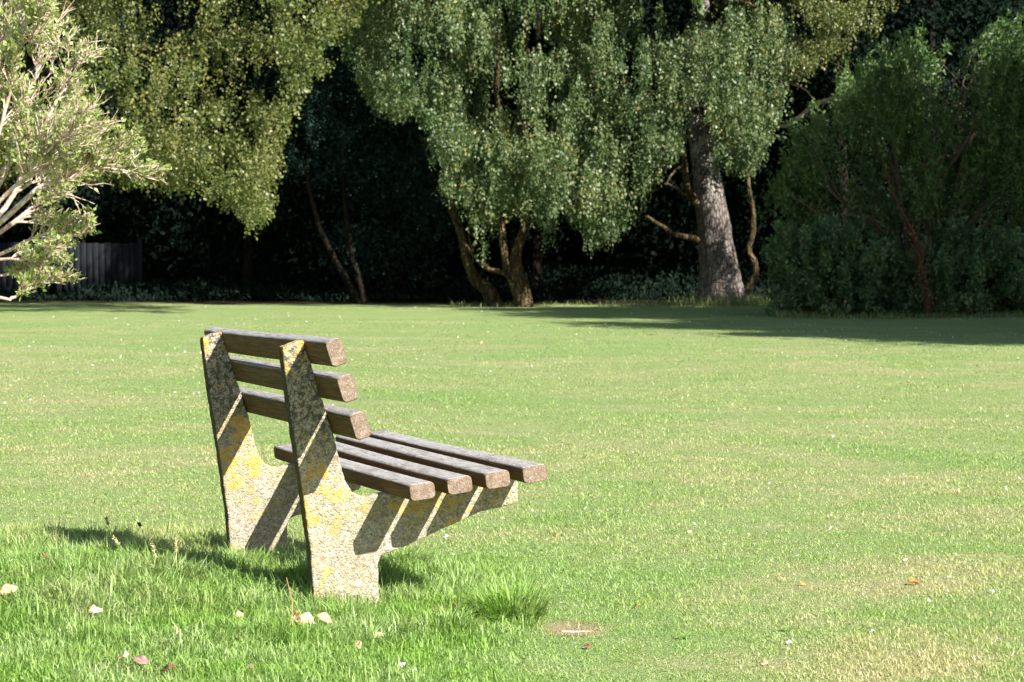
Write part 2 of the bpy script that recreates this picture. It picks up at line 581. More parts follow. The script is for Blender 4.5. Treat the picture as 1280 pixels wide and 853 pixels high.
tx = bpy.data.textures.new('grit', 'CLOUDS'); tx.noise_scale = 0.012; tx.noise_depth = 2
tx2 = bpy.data.textures.new('wear', 'CLOUDS'); tx2.noise_scale = 0.07; tx2.noise_depth = 2
for k, yy in enumerate((0.0, 1.2099)):
    o = link_mesh('concrete_support', support_mesh(), m_con, bench)
    o.location = (0, yy, 0)
    bv = o.modifiers.new('b', 'BEVEL'); bv.width = 0.005; bv.segments = 2; bv.limit_method = 'ANGLE'; bv.angle_limit = math.radians(50)
    rm = o.modifiers.new('r', 'REMESH'); rm.mode = 'VOXEL'; rm.voxel_size = 0.0036; rm.use_smooth_shade = True
    d1 = o.modifiers.new('d', 'DISPLACE'); d1.texture = tx; d1.strength = 0.0042; d1.texture_coords = 'LOCAL'
    d2 = o.modifiers.new('e', 'DISPLACE'); d2.texture = tx2; d2.strength = 0.006; d2.texture_coords = 'LOCAL'

# timber
m_wood, nt = new_mat('weathered_timber')
n = N(nt)
co = n.coord()
oi = n.node('ShaderNodeObjectInfo').outputs['Random']
ad = n.node('ShaderNodeVectorMath', operation='ADD')
n.set(ad.inputs[0], co)
cx = n.node('ShaderNodeCombineXYZ'); n.set(cx.inputs[1], n.math('MULTIPLY', oi, 17.0)); n.set(cx.inputs[0], oi)
n.set(ad.inputs[1], cx.outputs[0])
c2 = ad.outputs[0]
gr = n.noise(n.mapping(c2, (1, 0.035, 1)), 190.0, 5, 0.7)
gr2 = n.noise(n.mapping(c2, (1, 0.06, 1)), 42.0, 5, 0.6)
brown = n.ramp(gr, [(0.30, (0.070, 0.036, 0.012)), (0.5, (0.155, 0.085, 0.030)), (0.72, (0.24, 0.145, 0.055))])
brown = n.mix(n.ramp(gr2, [(0.5, 0.0), (0.7, 0.55)]), brown, (0.085, 0.078, 0.026))
grey = n.ramp(gr, [(0.28, (0.17, 0.155, 0.15)), (0.5, (0.33, 0.315, 0.305)), (0.72, (0.47, 0.45, 0.43))])
blo = n.noise(n.mapping(c2, (1, 0.35, 1)), 26.0, 5, 0.7)
grey = n.mix(n.ramp(blo, [(0.52, 0.0), (0.62, 0.55)]), grey, (0.15, 0.12, 0.10))
fl = n.noise(n.mapping(c2, (1, 0.4, 1)), 75.0, 4, 0.75)
grey = n.mix(n.ramp(fl, [(0.57, 0.0), (0.63, 0.8)]), grey, (0.52, 0.50, 0.46))
nrm = n.sep(n.coord('Normal'))
topf = n.ramp(n.math('ADD', nrm[2], n.math('MULTIPLY', gr2, 0.3)), [(0.72, 0.0), (0.98, 1.0)])
side = n.mix(topf, brown, grey)
# sawn ends: stained pink-brown, speckled with pale lichen
rings = n.noise(n.mapping(c2, (1, 1, 1)), 60.0, 4, 0.6)
endc = n.ramp(rings, [(0.3, (0.16, 0.112, 0.080)), (0.55, (0.240, 0.178, 0.132)), (0.75, (0.32, 0.245, 0.188))])
sp = n.voronoi(c2, 330.0, 'F1', 'Color')
spv = n.sep(sp)[0]
endc = n.mix(n.ramp(spv, [(0.90, 0.0), (0.95, 0.45)]), endc, (0.50, 0.43, 0.36))
endc = n.mix(n.ramp(spv, [(0.06, 0.5), (0.10, 0.0)]), endc, (0.09, 0.06, 0.045))
crk = n.noise(n.mapping(c2, (1, 1, 0.3), rot=(0, 0.6, 0)), 45.0, 2, 0.5)
endf = n.ramp(n.math('ABSOLUTE', nrm[1]), [(0.6, 0.0), (0.85, 1.0)])
col = n.mix(endf, side, endc)
h = n.math('ADD', gr, n.math('MULTIPLY', fl, 0.9))
n.out(n.principled(col, 0.85, n.bump(h, 0.9, 0.006), 0.2))


def slat_mesh(w, t, y0, y1, seed, sag=0.0):
    """rounded bar, w along local z' (the wide side), t thick, running along y, its ends eased and the arrises worn"""
    r = np.random.default_rng(seed)
    R = 0.0142
    pr = []
    for cx, cz, a0 in ((t / 2 - R, w / 2 - R, 0), (-t / 2 + R, w / 2 - R, 90), (-t / 2 + R, -w / 2 + R, 180), (t / 2 - R, -w / 2 + R, 270)):
        for k in range(5):
            a = math.radians(a0 + k * 22.5)
            pr.append((cx + R * math.cos(a), cz + R * math.sin(a)))
    pr = np.array(pr)
    m = 90
    yy = np.linspace(y0 + 0.003, y1 - 0.003, m)
    rings = []
    for k, yv in enumerate(yy):
        s = (yv - y0) / (y1 - y0)
        off = np.array([0.0012 * math.sin(5.1 * s + seed), 0.0016 * math.sin(4.3 * s + 2 * seed) - sag * math.sin(math.pi * s)])
        chip = 1 + 0.011 * np.sin(pr[:, 0] * 400 + k * 1.7 + seed) * r.random(len(pr))
        rings.append(np.column_stack([pr[:, 0] * chip + off[0], np.full(len(pr), yv), pr[:, 1] * chip + off[1]]))
    ends = []
    o0 = rings[0].copy(); o0[:, 1] = y0; o0[:, [0, 2]] *= 0.93
    o1 = rings[-1].copy(); o1[:, 1] = y1; o1[:, [0, 2]] *= 0.93
    rings = [o0] + rings + [o1]
    V = np.concatenate(rings)
    q = len(pr)
    f, sz = [], []
    for k in range(len(rings) - 1):
        for i in range(q):
            j = (i + 1) % q
            f += [k * q + i, k * q + j, (k + 1) * q + j, (k + 1) * q + i]; sz.append(4)
    f += list(range(q)); sz.append(q)
    f += list(range(len(V) - 1, len(V) - 1 - q, -1)); sz.append(q)
    me = np_mesh('slat', V, f, sz, True)
    bm = bmesh.new(); bm.from_mesh(me)
    bmesh.ops.recalc_face_normals(bm, faces=bm.faces)
    bm.to_mesh(me); bm.free()
    me.polygons[len(me.polygons) - 1].use_smooth = False
    me.polygons[len(me.polygons) - 2].use_smooth = False
    return me


WS, TS = 0.0850, 0.0540
bd = np.array([0.0375, -0.1174]); bang = math.atan2(bd[0], -bd[1])      # lean of the backrest
Ylo, Yhi = -0.2658, 1.5336
adj_b = [(0.0, -0.003), (-0.004, 0.004), (0.003, 0.001)]
for k in range(3):
    cu, cv = np.array([0.009, 0.7793]) + bd * k + adj_b[k]
    me = slat_mesh(WS, TS, Ylo + (0.004, -0.004, 0.002)[k], Yhi + random.uniform(-.004, .004), k + 1)
    o = link_mesh('backrest_slat', me, m_wood, bench)
    o.location = (cu, 0, cv + BZ)
    o.rotation_euler = (0, -bang, 0)
sd = np.array([0.1279, 0.0150]); sang = math.atan2(sd[1], sd[0])
adj_s = [(0.0, -0.001), (0.0, 0.001), (-0.001, 0.002), (0.001, -0.001)]
for k in range(4):
    cu, cv = np.array([0.2923, 0.3297]) + sd * k + adj_s[k]
    me = slat_mesh(TS, WS, Ylo + (0.0, 0.003, -0.003, 0.002)[k], Yhi + random.uniform(-.004, .004), 10 + k, sag=0.003)
    o = link_mesh('seat_slat', me, m_wood, bench)
    o.location = (cu, 0, cv + BZ)
    o.rotation_euler = (0, -sang, 0)

# ------------------------------------------------------------------ tubes (stems, limbs, trunks)
def tube_arrays(paths, sides=6):
    """paths: list of (pts (n,3), radii (n,)) -> V, faces"""
    Vs, Fs, off = [], [], 0
    ang = np.arange(sides) / sides * 2 * np.pi
    ca, sa = np.cos(ang), np.sin(ang)
    for P, R in paths:
        P = np.asarray(P, float); R = np.asarray(R, float)
        d = np.gradient(P, axis=0)
        d /= np.linalg.norm(d, axis=1)[:, None] + 1e-12
        ref = np.array([0, 0, 1.0]) if abs(d[0][2]) < 0.9 else np.array([0, 1.0, 0])
        s = np.cross(d, ref); s /= np.linalg.norm(s, axis=1)[:, None] + 1e-12
        t = np.cross(d, s)
        ring = P[:, None] + R[:, None, None] * (s[:, None] * ca[None, :, None] + t[:, None] * sa[None, :, None])
        k = len(P)
        Vs.append(ring.reshape(-1, 3))
        i = np.arange(k - 1)[:, None] * sides + np.arange(sides)[None]
        j = np.arange(k - 1)[:, None] * sides + (np.arange(sides)[None] + 1) % sides
        Fs.append((np.stack([i, j, j + sides, i + sides], -1).reshape(-1, 4)) + off)
        off += k * sides
    return np.concatenate(Vs), np.concatenate(Fs)


def smooth_path(ctrl, radii, m=14, wob=0.0, seed=0):
    ctrl = np.asarray(ctrl, float); radii = np.asarray(radii, float)
    k = len(ctrl)
    t = np.linspace(0, k - 1, m)
    P = np.empty((m, 3)); R = np.interp(t, np.arange(k), radii)
    ext = np.vstack([2 * ctrl[0] - ctrl[1], ctrl, 2 * ctrl[-1] - ctrl[-2]])
    for a, tv in enumerate(t):
        i = min(int(tv), k - 2); u = tv - i
        p0, p1, p2, p3 = ext[i], ext[i + 1], ext[i + 2], ext[i + 3]
        P[a] = 0.5 * ((2 * p1) + (-p0 + p2) * u + (2 * p0 - 5 * p1 + 4 * p2 - p3) * u * u + (-p0 + 3 * p1 - 3 * p2 + p3) * u ** 3)
    if wob:
        r = np.random.default_rng(seed)
        P += r.normal(0, wob, P.shape) * np.linspace(0.2, 1, m)[:, None]
    return P, R


def rough_trunk(P, R, sides=28, seed=0, rough=0.07, flare=0.5):
    V, Fc = tube_arrays([(P, R)], sides)
    r = np.random.default_rng(seed)
    k = len(P)
    V = V.reshape(k, sides, 3)
    a = np.arange(sides) / sides * 2 * np.pi
    h = np.linspace(0, 1, k)
    for q in range(k):
        w = rough * (0.5 * np.sin(3 * a + 2 * h[q] * 3 + seed) + 0.35 * np.sin(7 * a + 5 * h[q] + 1) + 0.35 * r.normal(0, 1, sides))
        w += flare * math.exp(-h[q] * 9) * (0.6 + 0.4 * np.sin(5 * a + seed))
        V[q] = P[q] + (V[q] - P[q]) * (1 + w)[:, None]
    return V.reshape(-1, 3), Fc


def wmesh(name, V, Fc, mat, parent, origin, smooth=True):
    me = np_mesh(name, V - np.asarray(origin)[None], Fc.ravel(), np.full(len(Fc), Fc.shape[1]), smooth)
    return link_mesh(name, me, mat, parent)


# ------------------------------------------------------------------ leaves
def leaf_arrays(P, axis, size, aspect=0.55, flat=None):
    """P (n,3) leaf base, axis (n,3) unit, size (n,)"""
    k = len(P)
    rnd = rng.normal(0, 1, (k, 3)) if flat is None else flat
    s = np.cross(axis, rnd); s /= np.linalg.norm(s, axis=1)[:, None] + 1e-9
    nn = np.cross(axis, s)
    L = size[:, None]
    V = np.empty((k, 4, 3), np.float32)
    V[:, 0] = P
    V[:, 1] = P + axis * L * 0.45 + s * L * aspect / 2 + nn * L * 0.06
    V[:, 2] = P + axis * L
    V[:, 3] = P + axis * L * 0.45 - s * L * aspect / 2 + nn * L * 0.06
    return V


def leaf_mesh(name, Vlist, mat, parent, origin):
    V = np.concatenate(Vlist).reshape(-1, 3) - np.asarray(origin)[None]
    Fc = np.arange(len(V))
    me = np_mesh(name, V, Fc, np.full(len(V) // 4, 4))
    return link_mesh(name, me, mat, parent)


def tassel(top, length, rad, strands, spacing, size, droop=(0, 0, -1), spread=0.5, taper=True):
    """a bunch of hanging twigs: returns leaf arrays and the twig paths"""
    k = int(strands)
    a = rng.uniform(0, 6.283, k); rr = rad * np.sqrt(rng.random(k))
    o = np.stack([rr * np.cos(a), rr * np.sin(a), rng.uniform(-0.15, 0.15, k) * length], -1)
    Ls = length * rng.uniform(0.45, 1.0, k) * (1 - 0.35 * (rr / rad) * taper)
    m = max(3, int(length / spacing))
    t = np.arange(m)[None] * spacing
    ok = (t < Ls[:, None])
    d = np.asarray(droop, float); d = d / np.linalg.norm(d)
    drift = rng.normal(0, 0.12, (k, 3)); drift[:, 2] = 0
    P = top + o[:, None] + (d[None, None] * t[..., None]) + drift[:, None] * t[..., None] + rng.normal(0, 0.024, (k, m, 3))
    # leave the branch sideways and then fall
    P = P[ok]
    ax = d[None] * 1.0 + rng.normal(0, spread, P.shape)
    ax /= np.linalg.norm(ax, axis=1)[:, None]
    sz = rng.uniform(0.45, 1.3, len(P)) * size
    return P, ax, sz


def to_leaf(P, ax, sz, aspect=0.7):
    return leaf_arrays(P, ax, sz, aspect)


# ------------------------------------------------------------------ materials for the trees
m_birchleaf = leaf_mat('birch_leaves', [(0, (0.065, 0.095, 0.030)), (0.5, (0.125, 0.165, 0.058)), (0.85, (0.20, 0.235, 0.11)), (0.965, (0.24, 0.27, 0.15)), (0.98, (0.30, 0.24, 0.04)), (1, (0.32, 0.16, 0.05))], 0.46, 0.27, 0.42, clump=(0.7, (0.48, 0.62, 0.55)))
m_goldleaf = leaf_mat('golden_birch_leaves', [(0, (0.070, 0.082, 0.022)), (0.5, (0.125, 0.135, 0.040)), (0.85, (0.185, 0.185, 0.065)), (1, (0.28, 0.23, 0.05))], 0.45, 0.25, 0.4, clump=(0.45, (0.62, 0.8, 0.62)))
m_yelleaf = leaf_mat('yellow_green_leaves', [(0, (0.065, 0.085, 0.025)), (0.6, (0.120, 0.14, 0.045)), (0.9, (0.19, 0.195, 0.075)), (1, (0.30, 0.25, 0.05))], 0.45, 0.3, 0.4)
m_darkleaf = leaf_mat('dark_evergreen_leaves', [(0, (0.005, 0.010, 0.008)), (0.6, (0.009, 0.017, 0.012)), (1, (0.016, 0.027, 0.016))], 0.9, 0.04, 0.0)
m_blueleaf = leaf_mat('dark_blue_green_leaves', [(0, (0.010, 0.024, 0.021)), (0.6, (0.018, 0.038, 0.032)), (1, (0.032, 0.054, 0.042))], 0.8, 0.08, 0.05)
m_willow = leaf_mat('sallow_leaves', [(0, (0.060, 0.100, 0.032)), (0.6, (0.105, 0.165, 0.052)), (1, (0.18, 0.235, 0.085))], 0.45, 0.25, 0.35, clump=(1.1, (0.52, 0.66, 0.56)))
m_bush = leaf_mat('bush_leaves', [(0, (0.055, 0.110, 0.042)), (0.6, (0.115, 0.185, 0.072)), (0.96, (0.19, 0.26, 0.11)), (1, (0.26, 0.20, 0.07))], 0.45, 0.2, 0.35, clump=(1.3, (0.5, 0.62, 0.6)))
m_twigleaf = leaf_mat('pale_green_leaves', [(0, (0.15, 0.205, 0.045)), (0.5, (0.24, 0.30, 0.085)), (0.9, (0.34, 0.38, 0.16)), (1, (0.36, 0.32, 0.16))], 0.4, 0.3, 0.4)
m_twig = bark_mat('pale_twig_bark', (0.56, 0.42, 0.34), (0.42, 0.29, 0.23), (0.64, 0.56, 0.48), 40, 0.45, 0.2)
m_birchbark = bark_mat('old_birch_bark', (0.215, 0.185, 0.165), (0.085, 0.068, 0.06), (0.42, 0.385, 0.34), 13.0, 0.46, 1.0, 0.25, zmask=(2.0, 3.4))
m_bark = bark_mat('brown_bark', (0.115, 0.085, 0.045), (0.035, 0.026, 0.014), (0.24, 0.19, 0.10), 9.0, 0.36, 0.8)
m_shadebark = bark_mat('shaded_bark', (0.028, 0.022, 0.016), (0.012, 0.010, 0.008), None, 9.0)  # bark darkened to hold the shade of the wood in its colour
m_redbark = bark_mat('rusty_bark', (0.15, 0.07, 0.04), (0.07, 0.035, 0.022), None, 30.0)
m_stem = bark_mat('sallow_bark', (0.22, 0.175, 0.12), (0.10, 0.08, 0.05), None, 20.0)


def env_fn(pts):
    xs = [p[0] for p in pts]; ys = [p[1] for p in pts]
    return lambda x: np.interp(x, xs, ys)


def weeping_crown(x0, x1, Y, depth, env, ztop, cnt, size, strands=10, rad=0.13, lens=(0.7, 2.0), spacing=0.04, spread=0.5, dome=None, bias=1.0, aspect=0.7, per=7, bough=0.34, fringe=0.2, gap=-0.16):
    """hanging bunches in staggered boughs: `env` gives the photo row of the lowest leaves per column"""
    out = []
    made = 0
    while made < cnt:
        px = rng.uniform(x0, x1)
        dY = rng.uniform(-depth, depth * 0.8)
        c = (px - (x0 + x1) / 2) / ((x1 - x0) / 2)
        if abs(dY) > depth * math.sqrt(max(0.02, 1 - 0.8 * c * c)): continue
        yc = Y + dY
        zb = at(px, env(px), yc)[2]
        zc = zb + 0.3 + (ztop - zb - 0.3) * rng.random() ** bias
        if rng.random() < fringe: zc = zb + rng.uniform(0.5, 1.7)
        if dome and zc > dome(c, dY / depth): continue
        if zc < 8.5 and vnoise((px - 640) / F * Y * 1.9, zc * 1.1, 1.0, int(x0) + 300) < gap: continue
        Lb = rng.uniform(*lens)
        hi = zc > 8.5
        for _ in range(per):
            ox = rng.normal(0, bough); yy = yc + rng.normal(0, bough * 0.7)
            X = (px - 640) / F * yc + ox
            qx = 640 + X / yy * F
            if qx < x0 - 12 or qx > x1 + 12: continue
            bot = at(qx, env(qx) - rng.exponential(9), yy)[2]
            z = zc - 0.5 * abs(ox) ** 1.3 + rng.normal(0, 0.12)
            L = Lb * rng.uniform(0.55, 1.15)
            if z - L < bot:
                L = z - bot
                if L < 0.3:
                    continue
            P, ax, sz = tassel(np.array([X, yy, z]), L, rad * rng.uniform(0.5, 1.2), strands * (0.7 if hi else 1) * rng.uniform(0.6, 1.2), spacing * (1.5 if hi else 1), size * (2.3 if hi else 1), spread=spread)
            out.append(to_leaf(P, ax, sz, aspect))
            made += 1
    return out


def limb_set(origin, specs, seed, sides=7):
    paths = []
    for q, (ctrl, radii) in enumerate(specs):
        paths.append(smooth_path(ctrl, radii, 14, 0.012, seed + q))
    return tube_arrays(paths, sides)


def px_path(pts, Y, ws):
    """photo polyline (x, y[, dY]) with widths in pixels at depth Y"""
    P = [at(p[0], p[1], Y + (p[2] if len(p) > 2 else 0)) for p in pts]
    return P, [w / 2 / F * Y for w in ws]


def tree(name, label, cat, group, Y, trunk_px, trunk_w, bark, crown=None, leafmat=None, limbs=None, sides=26, rough=0.07, flare=0.5, base_y=None, topz=None, seed=1):
    P, R = px_path(trunk_px, Y, trunk_w)
    P = np.array(P)
    g = float(gz(P[0][0], P[0][1]))
    P[0][2] = g - 0.25
    org = np.array([P[0][0], P[0][1], g])
    root = empty(name, org)
    tag(root, label, cat, group)
    if topz:
        last = P[-1] + np.array([0.15, 0.1, topz - P[-1][2]])
        P = np.vstack([P, last]); R = list(R) + [R[-1] * 0.35]
    pts, rr = smooth_path(P, R, 40, 0.006, seed)
    V, Fc = rough_trunk(pts, rr, sides, seed, rough, flare)
    wmesh('trunk', V, Fc, bark, root, org)
    if limbs:
        paths = []
        for q, (lp, lw, *dd) in enumerate(limbs):
            a, b = px_path(lp, Y, lw)
            paths.append(smooth_path(a, b, 16, 0.01, seed + q))
        V, Fc = tube_arrays(paths, 8)
        wmesh('limbs', V, Fc, m_bark if bark is m_birchbark else bark, root, org)
    if crown:
        leaf_mesh('crown', crown, leafmat, root, org)
    return root


BIRCHES = 'birch trees at the edge of the wood'
# ---- big weeping birch with the thick trunk, right of centre
envB = env_fn([(690, 292), (705, 285), (725, 300), (745, 322), (760, 318), (775, 300), (795, 286), (808, 262), (822, 235), (845, 215), (856, 185), (862, 140), (884, 140), (894, 232), (905, 225), (935, 232), (955, 205), (972, 165), (990, 110), (1010, 60)])
crB = weeping_crown(690, 1008, 49.5, 2.6, envB, 15.5, 1150, 0.074, gap=-0.30, dome=lambda c, d: 15.5 - 5.5 * c * c - 3 * d * d, bias=1.25)
tree('weeping_birch', 'big weeping birch with a thick rugged pale grey trunk, right of the middle', 'birch tree', BIRCHES, 50.0,
     [(904, 384), (901, 350), (895, 300), (888, 250), (880, 205), (873, 165), (871, 120), (876, 60), (880, 0)], [56, 47, 42, 38, 32, 25, 20, 17, 14], m_birchbark, crB, m_birchleaf,
     limbs=[([(876, 302), (862, 297, -.3), (845, 294, -.6), (828, 284, -.9), (808, 270, -1.2)], [10, 8, 7, 6, 4]),
            ([(880, 262), (866, 248, -.2), (858, 232, -.4), (856, 205, -.6), (846, 165, -.8), (833, 128, -1)], [14, 12, 9, 8, 7, 5]),
            ([(866, 250, -.2), (850, 240, -.6), (838, 232, -.9), (822, 226, -1.2)], [5, 4, 3, 2]),
            ([(858, 205, -.5), (848, 210, -.8), (838, 220, -1.2), (832, 232, -1.5)], [4, 3, 3, 2]),
            ([(878, 150), (895, 120, -.5), (915, 90, -1), (945, 70, -1.4)], [9, 8, 6, 4]),
            ([(878, 30), (900, 10, -.8), (925, 3, -1.5), (944, 10, -2)], [8, 7, 6, 4]),
            ([(880, 205), (905, 180, .4), (930, 150, .8), (950, 110, 1.2)], [9, 8, 6, 5])],
     topz=12.0, flare=0.42, rough=0.05)

# ---- weeping birch in the middle, two stems
envA = env_fn([(440, 95), (470, 150), (500, 160), (525, 150), (538, 185), (548, 225), (556, 255), (566, 275), (580, 268), (590, 300), (605, 330), (618, 322), (626, 300), (645, 288), (660, 292), (672, 300), (684, 318), (692, 300), (705, 285), (720, 292), (740, 300), (770, 270)])
crA = weeping_crown(440, 770, 48.6, 2.8, envA, 15.0, 1250, 0.074, dome=lambda c, d: 15.0 - 5.0 * c * c - 3 * d * d, bias=1.25, gap=-0.33)
# the single tassel that hangs free
for xx, y0, y1 in ((686, 262, 328), (604, 300, 342), (738, 300, 330), (556, 215, 262)):
    a = at(xx, y0, 47.5)
    P_, ax_, sz_ = tassel(a, (y1 - y0) / F * 47.5, 0.13, 9, 0.035, 0.062)
    crA.append(to_leaf(P_, ax_, sz_))
tree('weeping_birch', 'weeping birch with two pale brown stems rising from one foot, at the middle', 'birch tree', BIRCHES, 49.0,
     [(655, 384), (652, 360), (646, 335), (645, 318), (652, 296), (660, 260), (662, 200), (655, 120)], [26, 19, 15, 14, 12, 11, 10, 9], m_bark, crA, m_birchleaf,
     limbs=[([(650, 378), (642, 355), (634, 335), (630, 310), (627, 275), (622, 220)], [14, 12, 11, 10, 9, 7]),
            ([(641, 352), (628, 341, -.2), (612, 337, -.3), (598, 326, -.4), (586, 312, -.5), (575, 298, -.5)], [8, 7, 6, 5, 4, 3]),
            ([(627, 275), (632, 200), (622, 120), (625, 40)], [9, 7, 6, 5])],
     topz=11.0, flare=0.2, rough=0.04, seed=5)

# ---- leaning stem left of it
tree('leaning_tree', 'leaning bent trunk left of the two-stemmed birch', 'tree', 'thin dark trees in the shade of the wood', 49.8,
     [(622, 384), (612, 366), (596, 352), (587, 335), (580, 315), (576, 292), (566, 262), (563, 235), (560, 190), (556, 120)], [22, 18, 15, 12, 10, 10, 9, 8, 7, 6], m_bark,
     limbs=[([(575, 290), (568, 276, -.3), (562, 262, -.5), (566, 240, -.6)], [4, 3, 3, 2]), ([(587, 335), (592, 318, .2), (586, 295, .3), (600, 270, .4)], [4, 3, 3, 2]),
            ([(572, 280), (588, 292, .2), (600, 300, .3)], [5, 4, 3])],
     crown=weeping_crown(500, 620, 50.5, 1.0, env_fn([(500, 190), (620, 210)]), 7.5, 60, 0.06), leafmat=m_birchleaf, sides=14, rough=0.06, flare=0.25, seed=9)

TH = 'thin dark trees in the shade of the wood'
def thin(name, label, Y, pts, ws, xr, yb, seed, bark=None, cnt=40):
    tree(name, label, 'tree', TH, Y, pts, ws, bark or m_shadebark, crown=weeping_crown(xr[0], xr[1], Y, 1.0, env_fn([(xr[0], yb), (xr[1], yb)]), 8.0, cnt, 0.07, lens=(0.5, 1.2), spread=1.0),
         leafmat=m_blueleaf, sides=12, flare=0.3, seed=seed)
thin('young_tree', 'thin leaning trunk in deep shade between the golden birch and the middle birch', 51.5, [(452, 384), (440, 362), (424, 335), (410, 308), (400, 285), (390, 250), (380, 200)], [13, 9, 8, 8, 7, 6, 4], (340, 440), 240, 21)
thin('young_tree', 'thin upright trunk in deep shade behind the leaning one, left of the middle birch', 52.5, [(458, 384), (450, 350), (440, 320), (434, 280), (430, 240), (428, 180)], [12, 8, 7, 6, 5, 4], (380, 500), 235, 22)
thin('young_tree', 'thin crooked trunk just right of the thick pale birch trunk', 50.8, [(928, 384), (933, 365), (944, 345), (943, 328), (936, 312), (941, 290), (941, 262), (936, 238), (934, 200)], [12, 10, 9, 8, 7, 8, 7, 6, 5], (910, 975), 222, 23, m_bark, cnt=14)

# ---- golden-green birch at the left
envG = env_fn([(-260, 300), (-60, 250), (60, 235), (100, 250), (150, 245), (200, 258), (240, 255), (280, 268), (305, 285), (322, 305), (335, 290), (345, 225), (362, 175), (378, 140), (395, 118), (415, 95), (435, 60), (455, 20)])
crG = weeping_crown(-250, 452, 44.0, 3.2, envG, 14.5, 2200, 0.072, strands=9, rad=0.22, lens=(0.45, 1.15), spacing=0.042, spread=0.9,
                    dome=lambda c, d: 14.5 - 5.0 * c * c - 3 * d * d, bias=1.25, bough=0.45, gap=-0.35)
tree('golden_birch', 'spreading birch with olive and golden leaves, at the left behind the twiggy tree', 'birch tree', BIRCHES, 46.0,
     [(-60, 388), (-55, 340), (-45, 280), (-30, 220), (0, 120), (40, 40)], [30, 24, 21, 19, 15, 13], m_shadebark, crG, m_goldleaf,
     limbs=[([(-40, 250), (100, 200, -.5), (220, 180, -1), (280, 160, -1.6), (330, 150, -2)], [14, 12, 9, 6, 4]),
            ([(-5, 130), (170, 90, -1), (215, 40, -1.6)], [9, 7, 5]),
            ([(10, 100), (200, 60, -1), (350, 20, -1.4), (420, -20, -1)], [10, 8, 6, 4])],
     topz=11.0, seed=31)

# ---- yellow-green tree between the thick birch and the sallow
envY = env_fn([(930, 40), (960, 70), (975, 120), (985, 110), (1000, 150), (1015, 95), (1035, 90), (1060, 75), (1090, 60), (1120, 30), (1135, 8)])
crY = weeping_crown(925, 1135, 51.0, 2.0, envY, 14.0, 380, 0.072, strands=9, rad=0.26, lens=(0.3, 0.9), spacing=0.045, spread=1.0, bias=1.1,
                    dome=lambda c, d: 12.0 - 4.0 * c * c - 3 * d * d)
tree('yellow_green_tree', 'loose yellow green tree with a bare crooked bough, right of the thick trunked birch', 'tree', BIRCHES, 53.0,
     [(1060, 384), (1058, 300), (1052, 200), (1050, 110), (1046, 20)], [18, 15, 13, 11, 9], m_shadebark, crY, m_yelleaf,
     limbs=[([(1062, 110), (1040, 125, -1), (1020, 130, -1.4), (1000, 146, -1.8), (984, 158, -2), (962, 160, -2.2)], [9, 8, 7, 6, 5, 4]),
            ([(1055, 60), (1020, 70, -1), (990, 92, -1.6), (965, 105, -2)], [8, 6, 5, 3]),
            ([(1020, 130, -1.4), (1005, 112, -1.8), (985, 104, -2.1)], [4, 3, 2])],
     topz=11.5, seed=41)


# ------------------------------------------------------------------ dark sallow and the bush in front (shaded, right)
def spray_leaves(base, tip, cnt, size, aspect=0.35, spread=0.45, lean=0.7):
    """leaves along a rising shoot"""
    t = rng.uniform(0.25, 1.0, cnt)[:, None]
    P = base + (tip - base) * t + rng.normal(0, 0.033, (cnt, 3))
    d = (tip - base) / np.linalg.norm(tip - base)
    ax = d * lean + rng.normal(0, spread, (cnt, 3))
    ax /= np.linalg.norm(ax, axis=1)[:, None]
    return leaf_arrays(P, ax, rng.uniform(0.7, 1.25, cnt) * size, aspect)


